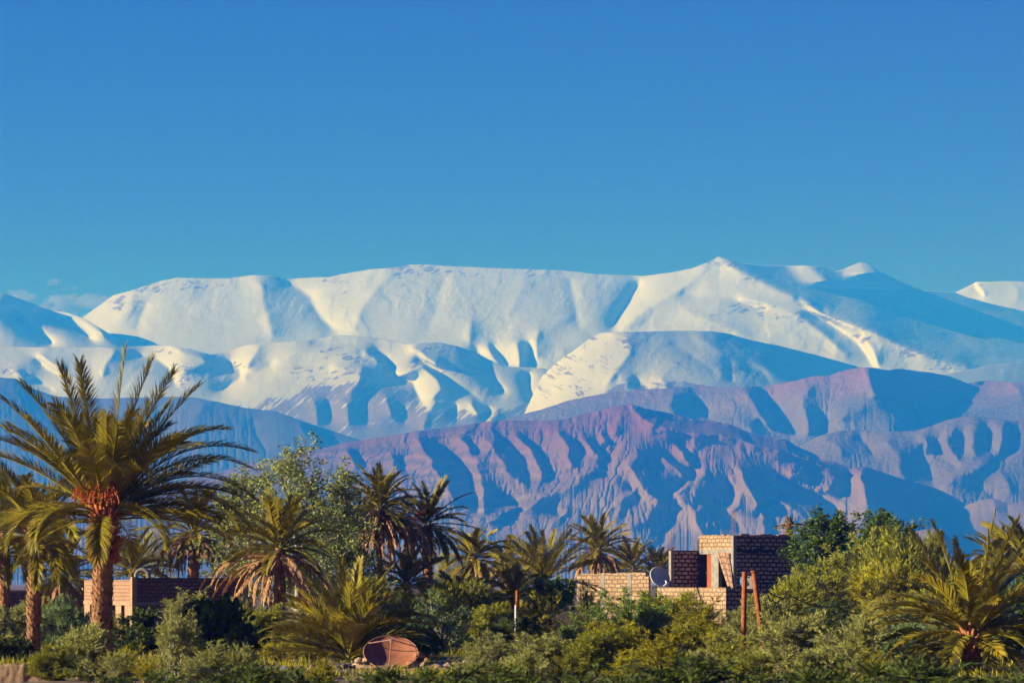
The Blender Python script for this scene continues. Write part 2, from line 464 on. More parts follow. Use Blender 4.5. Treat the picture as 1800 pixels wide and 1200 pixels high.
# mid snow foothills
M2 = [(-300, 600), (0, 609), (117, 611), (177, 610), (207, 612), (233, 609), (267, 607), (300, 607), (333, 613), (360, 620), (370, 623), (400, 618), (430, 607), (467, 602), (517, 600), (560, 594), (600, 589), (650, 592), (697, 599), (717, 605), (733, 603), (770, 601), (803, 608), (833, 617), (857, 630), (883, 643), (917, 645), (957, 647), (1010, 690), (1060, 740)]
L2 = [
    (8, Z1((200, 510), (280, 570), (340, 600))), (-10, Z1((190, 540), (260, 600), (340, 640))), (8, Z1((60, 600), (160, 640))), (-10, Z1((120, 620), (300, 720))),
    (10, Z1((620, 490), (560, 560), (540, 640))), (-16, Z1((690, 512), (830, 545), (900, 595), (930, 690))),
    (12, Z1((900, 480), (1060, 530), (1090, 560), (1010, 590), (930, 630))), (-16, Z1((1170, 540), (1265, 590), (1275, 635), (1200, 690), (1130, 705))),
    (6, Z1((1380, 460), (1330, 540), (1300, 580))), (-5, Z1((1450, 560), (1400, 590), (1290, 640))),
    (8, Z2((120, 610), (220, 570), (420, 560), (560, 560))), (-5, Z2((300, 520), (500, 520), (700, 510))),
    (9, Z2((560, 560), (640, 600), (650, 640))), (-10, Z2((610, 560), (690, 590), (705, 620), (690, 660))),
    (14, Z2((800, 530), (870, 560), (900, 600), (980, 640))), (-18, Z2((1150, 570), (1200, 660), (1260, 720), (1330, 800))), (-24, Z2((1430, 660), (1440, 760), (1480, 850))),
    (10, Z2((760, 690), (880, 640), (960, 710), (980, 760), (900, 830))), (-8, Z2((850, 600), (940, 650), (1060, 740), (1200, 820))),
    (14, Z2((380, 640), (560, 650), (545, 730), (470, 800))), (-16, Z2((690, 690), (760, 700), (830, 720), (850, 780), (880, 830))),
    (8, Z2((300, 800), (320, 870), (330, 950))), (-8, Z2((380, 820), (390, 930))), (8, Z2((480, 810), (490, 950))), (-8, Z2((570, 800), (590, 960))),
    (8, Z2((680, 790), (720, 900))), (-8, Z2((760, 850), (790, 950))), (9, Z2((960, 810), (900, 900), (880, 980))), (-9, Z2((1050, 830), (1060, 950))),
    (8, Z2((1130, 830), (1180, 900))), (-8, Z2((1240, 850), (1200, 930))), (8, Z2((1290, 880), (1230, 930))),
]
mountain('snow_foothills', 'rounded snowy foothills with bare rocky feet', M2, BT(860), 13300, 12150, L2, m_snow_mid, soft=9, noise=4.0, nscale=(80, 60), ridge=False, fine=0.25, seed=2, power=1.0, rg=2.1, step=1.4, rock=rock_feet)
# snow dome right
M3 = Z3((60, 900), (125, 760), (160, 690), (250, 610), (350, 540), (430, 480), (470, 465), (650, 458), (880, 452), (1050, 455), (1150, 470), (1250, 500), (1400, 530), (1600, 580), (1800, 635), (1950, 690), (2100, 720)) + [(1750, 640), (1800, 636), (1900, 650), (2050, 700)]
L3 = [
    (10, Z3((480, 470), (600, 475), (630, 560), (560, 650), (480, 760))), (-5, Z3((820, 500), (960, 590), (1040, 640), (1100, 720))), (7, Z3((960, 470), (1100, 560), (1250, 600), (1420, 690))),
    (-8, Z3((1140, 620), (1155, 680), (1165, 730))), (-3, Z3((1210, 640), (1330, 680), (1380, 740))),
    (-6, Z3((150, 700), (200, 760), (160, 840))), (7, Z3((560, 700), (620, 740))), (-7, Z3((650, 700), (720, 770))), (7, Z3((780, 700), (830, 760))),
]
mountain('snow_dome', 'snow covered dome shaped hill right of centre', M3, BT(800), 12300, 11500, L3, m_snow_dome, soft=12, noise=3.5, nscale=(80, 60), ridge=False, fine=0.25, seed=3, rg=1.9, step=1.4, rock=rock_dome, ramp=ramp_dome)
# dry blue-brown hills on the right
M4 = [(780, 800), (860, 745), (920, 727), (950, 720)] + Z3((300, 820), (500, 780), (700, 765), (850, 755), (1000, 745), (1200, 750), (1330, 745), (1500, 715), (1600, 690)) + \
    Z4((500, 750), (600, 715), (690, 698), (760, 700), (850, 715), (900, 705), (1100, 730), (1200, 750), (1300, 790), (1400, 775), (1520, 780), (1622, 785)) + [(1900, 660), (2100, 700)]
L4 = [
    (12, [(1180, 685), (1175, 715), (1190, 732)]), (-14, [(1222, 696), (1243, 718), (1245, 740)]), (6, [(1290, 700), (1300, 735), (1330, 760)]),
    (12, [(1316, 684), (1326, 712), (1352, 752)]), (-16, [(1340, 686), (1350, 708), (1374, 735), (1408, 772)]), (12, [(1420, 668), (1415, 720), (1425, 760)]), (-8, Z4((440, 960), (490, 1000), (420, 1080))),
    (22, Z4((690, 705), (745, 750), (752, 830), (775, 872))), (14, Z4((520, 1010), (640, 945), (800, 880), (880, 890), (925, 910))), (10, Z4((900, 940), (880, 965), (930, 1010), (990, 1050))),
    (-20, Z4((1000, 940), (1020, 1010), (1060, 1040))), (6, Z4((1000, 740), (1100, 790), (1170, 840))), (6, Z4((960, 920), (1100, 960), (1190, 1000))),
    (14, Z4((1540, 785), (1640, 860))), (6, Z4((1340, 778), (1400, 800))), (-8, Z4((120, 1000), (200, 1080), (330, 1140))),
]
mountain('dry_hills', 'hazy dry brown hills on the right', M4, BT(900), 10600, 9750, L4, m_blue_hill, ramp=ramp_dry, soft=3, noise=2.5, nscale=(34, 50), fine=0.3, seed=4, rg=2.8, er=0.7, jag=14)
# lower right hills
M5 = [(1330, 850), (1405, 784), (1439, 766), (1473, 757), (1516, 755), (1568, 758), (1608, 757), (1633, 750), (1664, 738), (1700, 731), (1747, 735), (1778, 740), (1800, 735), (1900, 745), (2100, 800)]
L5 = [
    (10, Z6((1290, 165), (1270, 200), (1310, 240), (1300, 290), (1340, 345))), (-20, Z6((1390, 200), (1420, 280), (1450, 370))), (10, Z6((1000, 170), (1060, 200), (1100, 260))), (-10, Z6((1130, 170), (1180, 200), (1200, 250))),
    (14, Z6((1390, 155), (1400, 190), (1430, 240))), (-10, Z6((1450, 190), (1490, 260), (1530, 290))), (9, Z6((1530, 130), (1500, 200), (1540, 270))), (-9, Z6((1550, 160), (1570, 250))),
    (9, Z6((1610, 110), (1600, 190), (1610, 260))), (-9, Z6((1650, 130), (1660, 230))), (9, Z6((1720, 120), (1700, 220))), (-9, Z6((1780, 110), (1740, 230), (1680, 290))),
    (14, Z6((1460, 370), (1600, 300), (1680, 280))), (-10, Z6((1600, 350), (1690, 420))), (9, Z6((1700, 300), (1760, 400))),
]
mountain('ribbed_hills', 'ribbed dry hills at the right edge', M5, BT(960), 9200, 8450, L5, m_blue_hill, soft=3, noise=2.5, nscale=(26, 44), fine=0.3, seed=6, rg=2.2, er=0.8, jag=14)
# low blue hills left
M6 = [(-300, 640), (-50, 655), (0, 663), (27, 665), (50, 680), (100, 697), (180, 700), (290, 697), (340, 698), (387, 707), (433, 717), (483, 722), (533, 740), (593, 760), (640, 775), (700, 800), (800, 850)]
L6 = [(-12, [(60, 690), (120, 760)]), (8, [(0, 670), (-20, 760)]), (10, [(360, 700), (330, 780)]), (-16, [(440, 730), (470, 800)]), (8, [(520, 740), (560, 790)]), (-16, [(560, 750), (610, 790)]), (8, [(230, 710), (220, 800)]), (-12, [(280, 710), (300, 800)])]
mountain('low_hills', 'low dark blue hills behind the big palm', M6, BT(980), 11000, 9800, L6, m_low_hill, soft=3, noise=2.0, seed=7, er=0.5, jag=10)
# brown hill in front
M7 = [(-300, 905), (0, 890), (100, 880), (200, 866), (300, 850), (380, 830), (440, 815), (500, 803), (540, 795)] + Z5((30, 290), (130, 265), (300, 240), (500, 205), (620, 190), (780, 170), (900, 150), (1000, 145), (1180, 148), (1300, 140), (1420, 105), (1550, 75), (1640, 60)) + \
    Z6((270, 52), (300, 62), (400, 80), (500, 108), (570, 112), (640, 125), (720, 160), (860, 185), (900, 210), (1000, 255), (1120, 300), (1165, 290), (1200, 300), (1300, 335), (1450, 375), (1500, 400), (1570, 440), (1700, 455), (1800, 480)) + [(1900, 930), (2100, 985)]
L7 = [
    (8, Z5((160, 300), (190, 385))), (-8, Z5((205, 310), (245, 390))), (8, Z5((380, 305), (420, 400), (460, 470))), (-8, Z5((430, 330), (460, 410))),
    (20, Z5((525, 235), (590, 345), (640, 440), (690, 520), (720, 610))), (-20, Z5((600, 260), (700, 330), (790, 400), (800, 470), (820, 540), (830, 620))),
    (9, Z5((735, 225), (770, 270), (800, 315))), (-9, Z5((775, 230), (815, 280), (835, 325))), (13, Z5((830, 330), (850, 420), (870, 510), (870, 650))), (-22, Z5((930, 540), (1050, 590), (1060, 615), (920, 680))),
    (12, Z5((885, 235), (930, 300), (960, 350), (1010, 430), (1090, 480))), (-12, Z5((980, 225), (1030, 290), (1085, 345), (1085, 400), (1105, 460))),
    (9, Z5((1050, 225), (1110, 285), (1150, 345), (1170, 400), (1190, 470))), (-10, Z5((1090, 240), (1160, 320), (1210, 390), (1230, 470))),
    (16, Z5((1265, 180), (1300, 250), (1330, 330), (1340, 410))), (-10, Z5((1370, 250), (1390, 290), (1420, 330))), (9, Z5((1385, 245), (1440, 285), (1485, 340))), (-14, Z5((1450, 245), (1520, 310), (1525, 335), (1470, 380), (1450, 425))),
    (14, Z6((100, 260), (110, 300), (60, 320), (20, 370), (-100, 420), (-200, 470))), 
    (26, Z6((240, 46), (270, 80), (320, 120), (400, 145), (500, 160), (600, 165), (680, 180), (740, 210), (860, 235), (950, 262), (1050, 300), (1105, 306))),
    (-30, Z6((300, 66), (400, 84), (500, 112), (640, 130), (720, 164), (860, 190), (1000, 258))),
    (10, Z6((245, 60), (200, 110), (180, 160))), (-6, Z6((150, 160), (180, 210), (170, 230))), (5, Z6((110, 130), (140, 190))), (-5, Z6((100, 150), (130, 210))), 
    (18, Z6((285, 220), (248, 280), (265, 340), (300, 385), (380, 445))), (-18, Z6((340, 235), (430, 275), (500, 310), (490, 345), (430, 380), (410, 420))), (5, Z6((370, 250), (430, 300), (470, 340))),
    (8, Z6((420, 200), (450, 250), (480, 290))), (-7, Z6((430, 190), (480, 250), (510, 290))), 
    (13, Z6((560, 290), (500, 340), (420, 400), (410, 430))), (11, Z6((575, 345), (520, 365), (480, 400), (500, 455))), (-14, Z6((635, 350), (640, 400), (620, 440), (560, 430))),
    (12, Z6((430, 425), (485, 440), (500, 470), (530, 560))), (-14, Z6((610, 460), (645, 490), (690, 565))), (10, Z6((640, 290), (660, 360), (700, 400), (650, 470))),
    (20, Z6((655, 285), (700, 320), (705, 370), (740, 430), (745, 470))), (-22, Z6((800, 320), (850, 350), (890, 358), (935, 382), (985, 395), (990, 425), (1045, 445), (1070, 490), (1120, 530))),
    (9, Z6((800, 410), (880, 450), (950, 500))), (-12, Z6((745, 490), (790, 440), (860, 400))), (6, Z6((770, 470), (760, 560))), (-5, Z6((800, 480), (830, 560))), (6, Z6((850, 480), (870, 550))),
    (10, Z6((880, 240), (920, 280), (890, 345))), (-8, Z6((960, 290), (980, 340), (985, 390))),
    (24, Z6((1165, 293), (1160, 340), (1177, 420), (1172, 500))), (8, Z6((1060, 320), (1020, 390))), (-10, Z6((1110, 330), (1080, 430))),
    (6, Z6((200, 330), (120, 400), (60, 460))), (-8, Z6((230, 360), (290, 420))), (12, Z6((290, 375), (200, 420), (140, 470))), (7, Z6((340, 450), (260, 520), (240, 600))), (-10, Z6((420, 460), (350, 560))),
    (6, Z5((1280, 450), (1100, 570), (980, 640), (860, 690))), (-6, Z5((1200, 590), (1250, 640), (1300, 660))), (6, Z5((1330, 600), (1240, 690), (1200, 730))),
]
mountain('brown_hill', 'reddish brown hill with banded cliffs and eroded spurs', M7, BT(1032), 8300, 7600, L7, m_brown, ramp=ramp_brown, soft=1, noise=6.5, nscale=(52, 56), fine=0.45, step=1.35, bench=(250, 1010, 130, 1.5), seed=8, rg=2.0, er=0.85, jag=12, calm=(480, 760), skyrough=1.0, gain=0.55)
# small sunlit rises in front of the shaded flank
mountain('small_rise', 'small sunlit hill low on the right', [(1440, 1029), (1540, 1000), (1590, 942), (1610, 933), (1640, 928), (1652, 930), (1672, 946), (1700, 975), (1760, 1029)], BT(1030), 6000, 5700, [(7, [(1648, 932), (1660, 980)]), (-5, [(1625, 940), (1630, 980)])], m_brown, soft=2, noise=1.2, seed=11)
mountain('small_rise', 'pale rocky knoll at the right edge', [(1560, 985), (1640, 925), (1700, 887), (1725, 878), (1745, 875), (1765, 883), (1775, 886), (1800, 880), (1850, 876), (1950, 910), (2050, 985)], BT(1000), 8300, 8000, [(7, [(1745, 876), (1755, 900)]), (-6, [(1770, 886), (1775, 905)])], m_brown, soft=2, noise=1.6, seed=12)

# ------------------------------------------------------------------ clouds far behind the ridge
def clouds():
    s = bpy.data.materials.new('cloud'); s.use_nodes = True
    t = s.node_tree; t.nodes.remove(t.nodes['Principled BSDF'])
    v = t.nodes.new('ShaderNodeVolumePrincipled'); v.inputs['Color'].default_value = (0.42, 0.37, 0.42, 1); v.inputs['Density'].default_value = 0.004
    t.links.new(v.outputs[0], t.nodes['Material Output'].inputs['Volume'])
    import bmesh
    rng = random.Random(8)
    D = 42000.0
    def cloud(label, puffs):
        bm = bmesh.new()
        for px, py, rx, ry in puffs:
            c = P(px, py, D); r = K * D
            mt = Matrix.Translation(Vector(c) + Vector((0, rng.uniform(-400, 400), 0))) @ Matrix.Diagonal((rx * r, rx * r * .8, ry * r, 1))
            b = bmesh.ops.create_icosphere(bm, subdivisions=4, radius=1.0, matrix=mt)
            for q in b['verts']:
                d = (q.co - Vector(c)); k = float(fbm(np.array([q.co.x / 180 + q.co.y / 300]), np.array([q.co.z / 120 + q.co.y / 260]), 4, 3)[0])
                q.co += d * k * 0.9
        me = bpy.data.meshes.new('cloud'); bm.to_mesh(me); bm.free()
        o = link('cloud', me, s); tag(o, label, None, None, 'structure')
    cloud('grey cloud bank behind the left mountain gap', [(40, 528, 26, 16), (80, 545, 30, 16), (120, 540, 34, 18), (165, 530, 30, 12), (200, 545, 30, 16)])
    cloud('small grey cloud above the left gap', [(100, 499, 12, 5), (114, 501, 14, 5), (92, 502, 9, 3)])
clouds()

# ------------------------------------------------------------------ haze
def haze():
    s = bpy.data.materials.new('haze'); s.use_nodes = True
    t = s.node_tree
    t.nodes.remove(t.nodes['Principled BSDF'])
    v = t.nodes.new('ShaderNodeVolumePrincipled')
    v.inputs['Color'].default_value = (0.010, 0.15, 1.0, 1)
    v.inputs['Absorption Color'].default_value = (1.0, 1.0, 1.0, 1)
    v.inputs['Density'].default_value = 1.9e-4
    t.links.new(v.outputs[0], t.nodes['Material Output'].inputs['Volume'])
    x0, x1, y0, y1, z0, z1 = -5600, 5600, -300, 20500, -9, 1830
    V = [(x, y, z) for z in (z0, z1) for y in (y0, y1) for x in (x0, x1)]
    F = [(0, 2, 3, 1), (4, 5, 7, 6), (0, 1, 5, 4), (2, 6, 7, 3), (0, 4, 6, 2), (1, 3, 7, 5)]
    o = link('haze', make_mesh('haze', V, np.array(F)), s)
    tag(o, 'thin blue air haze between the viewer and the mountains', None, None, 'stuff')
haze()

# ------------------------------------------------------------------ surfaces of the oasis
def mat_ground():
    s = NT('soil')
    p = s.coord('Object')
    n1 = s.noise(p, 0.35, 5); n2 = s.noise(p, 6.0, 4)
    c = s.ramp(n1, [(0.35, (0.10, 0.075, 0.04)), (0.55, (0.19, 0.13, 0.07)), (0.7, (0.09, 0.085, 0.03))])
    s.col(s.mix(s.math('MULTIPLY', n2, 0.5), c, (0.26, 0.18, 0.10)))
    s.bump(n2, 0.6, 0.05)
    return s.m
def mat_mud(name='mud', a=(0.30, 0.185, 0.105), b=(0.42, 0.27, 0.16), sc=3.0):
    s = NT(name)
    p = s.coord('Object')
    n1 = s.noise(p, sc, 6); n2 = s.noise(s.coord('Object', (1, 1, 5)), sc * 5, 4)
    c = s.mix(s.ramp(n1, [(0.35, (0, 0, 0)), (0.65, (1, 1, 1))]), a, b)
    st = s.noise(s.coord('Object', (1, 1, 0.12)), sc * 2.2, 3)
    c = s.mix(s.ramp(st, [(0.55, (0, 0, 0)), (0.72, (0.5, 0.5, 0.5))]), c, (a[0] * .5, a[1] * .5, a[2] * .5))
    s.col(c)
    s.bump(s.math('ADD', n2, n1), 0.6, 0.04)
    return s.m
def mat_blocks(name, block, block2, mortar, bw=0.5, bh=0.27, gap=0.045, rough=0.03):
    """block masonry laid in thick mortar: needs a UV map in metres"""
    s = NT(name)
    uv = s.n('ShaderNodeTexCoord').outputs['UV']
    wob = s.n('ShaderNodeTexNoise'); wob.inputs['Scale'].default_value = 2.6; s.l(uv, wob.inputs['Vector'])
    v = s.n('ShaderNodeVectorMath', operation='MULTIPLY_ADD'); s.l(wob.outputs['Color'], v.inputs[0])
    v.inputs[1].default_value = (rough * 2.4, rough * 2.4, 0); s.l(uv, v.inputs[2])
    b = s.n('ShaderNodeTexBrick'); s.l(v.outputs[0], b.inputs['Vector'])
    b.inputs['Color1'].default_value = (*block, 1); b.inputs['Color2'].default_value = (*block2, 1)
    b.inputs['Mortar'].default_value = (*mortar, 1)
    b.inputs['Scale'].default_value = 1.0; b.inputs['Brick Width'].default_value = bw; b.inputs['Row Height'].default_value = bh
    b.inputs['Mortar Size'].default_value = gap; b.inputs['Mortar Smooth'].default_value = 0.35; b.inputs['Bias'].default_value = -0.1
    n = s.noise(s.coord('UV'), 9.0, 4); n2 = s.noise(s.coord('UV'), 0.8, 4)
    c = s.mix(s.math('MULTIPLY', n, 0.45), b.outputs['Color'], (mortar[0] * .7, mortar[1] * .7, mortar[2] * .7))
    c = s.mix(s.ramp(n2, [(0.5, (0, 0, 0)), (0.75, (0.55, 0.55, 0.55))]), c, (mortar[0] * .8, mortar[1] * .75, mortar[2] * .7))
    s.col(c)
    h = s.math('SUBTRACT', s.math('MULTIPLY', n, 0.3), b.outputs['Fac'])
    s.bump(h, 0.8, 0.03)
    return s.m
def mat_plain(name, c, c2=None, sc=8.0, rough=0.8, metal=0.0, bump=0.02, spec=0.2, detail=5):
    s = NT(name)
    n = s.noise(s.coord('Object'), sc, detail)
    c2 = c2 or (c[0] * .6, c[1] * .6, c[2] * .6)
    s.col(s.mix(s.ramp(n, [(0.35, (0, 0, 0)), (0.68, (1, 1, 1))]), c, c2))
    s.b.inputs['Roughness'].default_value = rough; s.b.inputs['Metallic'].default_value = metal
    s.b.inputs['Specular IOR Level'].default_value = spec
    if bump: s.bump(n, 0.5, bump)
    return s.m

M_soil = mat_ground()
M_mud = mat_mud()
M_mudwall = mat_mud('mud_plaster', (0.34, 0.20, 0.115), (0.43, 0.265, 0.155), 1.6)
M_block_house = mat_blocks('concrete_blocks_shaded', (0.62, 0.42, 0.27), (0.46, 0.30, 0.19), (0.06, 0.036, 0.024), 0.5, 0.27, 0.065, 0.075)  # copy for faces turned from the sun: shade painted into near-black joints
M_block_sand = mat_blocks('sandy_blocks_sunlit', (0.54, 0.355, 0.205), (0.38, 0.235, 0.13), (0.22, 0.135, 0.075), 0.47, 0.27, 0.05, 0.09)  # copy of the masonry for sunlit faces, joints painted lighter
M_brick_shaded = mat_blocks('bricks_shaded', (0.30, 0.16, 0.11), (0.20, 0.105, 0.075), (0.12, 0.06, 0.045), 0.34, 0.17, 0.03, 0.05)  # shaded copy of the brick: the shade is painted into its colour
M_brick_lit = mat_blocks('bricks_sunlit', (0.44, 0.25, 0.145), (0.37, 0.21, 0.115), (0.27, 0.15, 0.085), 0.34, 0.17, 0.025, 0.03)  # sunlit copy of the same brick, lightened in its colour
M_conc = mat_plain('cement', (0.30, 0.26, 0.21), (0.20, 0.17, 0.135), 3.0, 0.9)
M_rust = mat_plain('rust', (0.42, 0.125, 0.03), (0.17, 0.05, 0.018), 9.0, 0.75)
M_rust_dish = mat_plain('rusty_dish', (0.36, 0.135, 0.06), (0.24, 0.085, 0.04), 3.0, 0.6, 0, 0.004, 0.35)
M_rust_light = mat_plain('rusty_strut', (0.42, 0.20, 0.12), (0.28, 0.12, 0.07), 9.0, 0.6)
M_white = mat_plain('white_paint', (0.72, 0.72, 0.70), (0.55, 0.55, 0.53), 5.0, 0.5, 0, 0, 0.4)
M_dishgrey = mat_plain('grey_dish', (0.62, 0.62, 0.56), (0.48, 0.48, 0.43), 2.0, 0.6, 0, 0, 0.2)
M_steel = mat_plain('galvanised', (0.42, 0.43, 0.43), (0.30, 0.30, 0.30), 12.0, 0.45, 0.6, 0)
M_dark = mat_plain('dark_rubber', (0.015, 0.014, 0.013), (0.03, 0.028, 0.025), 8.0, 0.7)
M_door = mat_plain('orange_door', (0.36, 0.085, 0.02), (0.26, 0.06, 0.02), 4.0, 0.6)
M_shade = mat_plain('room_shade', (0.10, 0.07, 0.055), None, 2.0)  # dark tone painting the shade seen inside door and slot openings
M_tyre = mat_plain('old_tyre', (0.30, 0.27, 0.22), (0.12, 0.11, 0.09), 5.0, 0.8)
M_plastic = mat_plain('pale_plastic', (0.58, 0.52, 0.46), (0.45, 0.40, 0.34), 4.0, 0.5, 0, 0)
M_blue = mat_plain('blue_plastic', (0.10, 0.26, 0.50), (0.06, 0.16, 0.34), 6.0, 0.6)
M_stone = mat_plain('stone', (0.40, 0.27, 0.17), (0.24, 0.15, 0.095), 6.0, 0.9, 0, 0.03)
M_stone_dark = mat_plain('dark_stone', (0.17, 0.11, 0.085), (0.09, 0.06, 0.05), 7.0, 0.9, 0, 0.03)
M_stone_red = mat_plain('red_stone', (0.36, 0.165, 0.07), (0.22, 0.10, 0.05), 7.0, 0.9, 0, 0.03)
M_pipe = mat_plain('pale_blue_metal', (0.35, 0.42, 0.50), (0.22, 0.27, 0.33), 7.0, 0.6)

def mat_rug():
    s = NT('striped_wool')
    uv = s.n('ShaderNodeTexCoord').outputs['UV']
    sp = s.n('ShaderNodeSeparateXYZ'); s.l(uv, sp.inputs[0])
    def stripes(ax, f, stops):
        w = s.math('FRACT', s.math('MULTIPLY', sp.outputs[ax], f))
        return s.ramp(w, stops, 'CONSTANT')
    a = stripes(0, 2.6, [(0, (0.44, 0.25, 0.14)), (0.48, (0.04, 0.02, 0.018)), (0.70, (0.50, 0.36, 0.25)), (0.8, (0.25, 0.09, 0.05))])
    b = stripes(1, 2.6, [(0, (0, 0, 0)), (0.72, (1, 1, 1))])
    n = s.noise(s.coord('UV'), 30, 3)
    c = s.mix(s.math('MULTIPLY', b, 0.75), a, (0.07, 0.035, 0.03))
    s.col(s.mix(s.math('MULTIPLY', n, 0.4), c, (0.3, 0.18, 0.12)))
    return s.m
M_rug = mat_rug()

# ------------------------------------------------------------------ shape collectors
class MB:
    """collects vertices, faces and a metre-scaled uv, then links them as one mesh object"""
    def __init__(s): s.v = []; s.f = []; s.uv = []
    def quad(s, a, b, c, d, uv=None):
        i = len(s.v); s.v += [a, b, c, d]; s.f.append((i, i + 1, i + 2, i + 3))
        if uv is None:
            a_, b_, d_ = Vector(a), Vector(b), Vector(d)
            w, h = (b_ - a_).length, (d_ - a_).length
            uv = [(0, 0), (w, 0), (w, h), (0, h)]
        s.uv += uv
    def slab(s, p0, p1, thick, z0, z1, u0=0.0, zt1=None):
        """upright slab from p0 to p1 (plan), its front on the line, thickness behind (to the left of p0->p1)"""
        d = Vector((p1[0] - p0[0], p1[1] - p0[1], 0)); L = d.length; d /= L
        n = Vector((-d.y, d.x, 0)) * thick
        a, b = Vector((*p0[:2], 0)), Vector((*p1[:2], 0))
        q = lambda p, z: tuple(p + Vector((0, 0, z)))
        zb = z1 if zt1 is None else zt1
        U = lambda x0, x1, za, zc: [(x0, za), (x1, za), (x1, zc), (x0, zc)]
        s.quad(q(a, z0), q(b, z0), q(b, zb), q(a, z1), [(u0, z0), (u0 + L, z0), (u0 + L, zb), (u0, z1)])
        s.quad(q(b, z0), q(b + n, z0), q(b + n, zb), q(b, zb), U(0, thick, z0, zb))
        s.quad(q(b + n, z0), q(a + n, z0), q(a + n, z1), q(b + n, zb), [(0, z0), (L, z0), (L, z1), (0, zb)])
        s.quad(q(a + n, z0), q(a, z0), q(a, z1), q(a + n, z1), U(0, thick, z0, z1))
        s.quad(q(a, z1), q(b, zb), q(b + n, zb), q(a + n, z1), U(0, L, 0, thick))
        s.quad(q(a + n, z0), q(b + n, z0), q(b, z0), q(a, z0), U(0, L, 0, thick))
    def tube(s, pts, r, n=6, cap=True):
        pts = [Vector(p) for p in pts]
        rs = r if isinstance(r, (list, tuple)) else [r] * len(pts)
        base = len(s.v)
        for i, p in enumerate(pts):
            t = (pts[min(i + 1, len(pts) - 1)] - pts[max(i - 1, 0)]).normalized()
            up = Vector((0, 0, 1)) if abs(t.z) < 0.95 else Vector((1, 0, 0))
            x = t.cross(up).normalized(); y = t.cross(x)
            for k in range(n):
                a = 2 * math.pi * k / n
                s.v.append(tuple(p + (x * math.cos(a) + y * math.sin(a)) * rs[i]))
        for i in range(len(pts) - 1):
            for k in range(n):
                k2 = (k + 1) % n
                s.f.append((base + i * n + k, base + i * n + k2, base + (i + 1) * n + k2, base + (i + 1) * n + k))
                s.uv += [(0, 0), (1, 0), (1, 1), (0, 1)]
        if cap:
            for i in (0, len(pts) - 1):
                s.f.append(tuple(base + i * n + k for k in (range(n) if i else reversed(range(n))))); s.uv += [(0, 0)] * n
    def build(s, name, mat, parent=None, smooth=False):
        me = bpy.data.meshes.new(name)
        me.from_pydata(s.v, [], s.f); me.validate()
        ul = me.uv_layers.new(name='UVMap')
        if len(ul.data) == len(s.uv):
            ul.data.foreach_set('uv', np.array(s.uv, np.float32).ravel())
        if smooth: me.polygons.foreach_set('use_smooth', np.ones(len(me.polygons), bool))
        return link(name, me, mat, parent)

def bevel(o, w=0.02, seg=2):
    m = o.modifiers.new('bevel', 'BEVEL'); m.width = w; m.segments = seg; m.limit_method = 'ANGLE'
    return o

# ------------------------------------------------------------------ ground
def ground():
    xs = np.concatenate([[-5400, -2500, -1000, -400, -150], np.arange(-60, 61, 1.2), [150, 400, 1000, 2500, 5400]])
    ys = np.concatenate([[-200, -60, 0, 20], np.arange(34, 240, 1.6), [300, 500, 1000, 2500, 6000, 12000, 20000]])
    X, Y = np.meshgrid(xs, ys)
    near = np.exp(-np.maximum(0, np.hypot(X, Y - 110) - 90) / 60)
    Zg = (0.22 * fbm(X / 9, Y / 9, 3, 31) + 0.08 * fbm(X / 2.1, Y / 2.1, 2, 33)) * near
    V = np.stack([X, Y, Zg], -1).reshape(-1, 3)
    idx = np.arange(X.size).reshape(X.shape)
    F = np.stack([idx[:-1, :-1], idx[:-1, 1:], idx[1:, 1:], idx[1:, :-1]], -1).reshape(-1, 4)
    o = link('ground', make_mesh('ground', V, F, True), M_soil)
    tag(o, 'dry brown soil of the oasis floor', None, None, 'structure')
ground()

# ------------------------------------------------------------------ the block house on the right
def rot2(a): return Vector((math.cos(a), math.sin(a), 0))
ANG = math.radians(30)
UR = Vector((math.cos(ANG), math.sin(ANG), 0))        # along the shaded faces, to the right and away
UL = Vector((-math.sin(ANG), math.cos(ANG), 0))       # along the sunlit faces, to the left and away
HD = 186.0
def at(px, py, D): return Vector(P(px, py, D))
def along(c, u, px):
    """distance along u from corner c at which the wall reaches photo column px"""
    k = (px - 900) * K
    return (k * c.y - c.x) / (u.x - k * u.y)
def zrow(py, D): return H + (HZ - py) * K * D

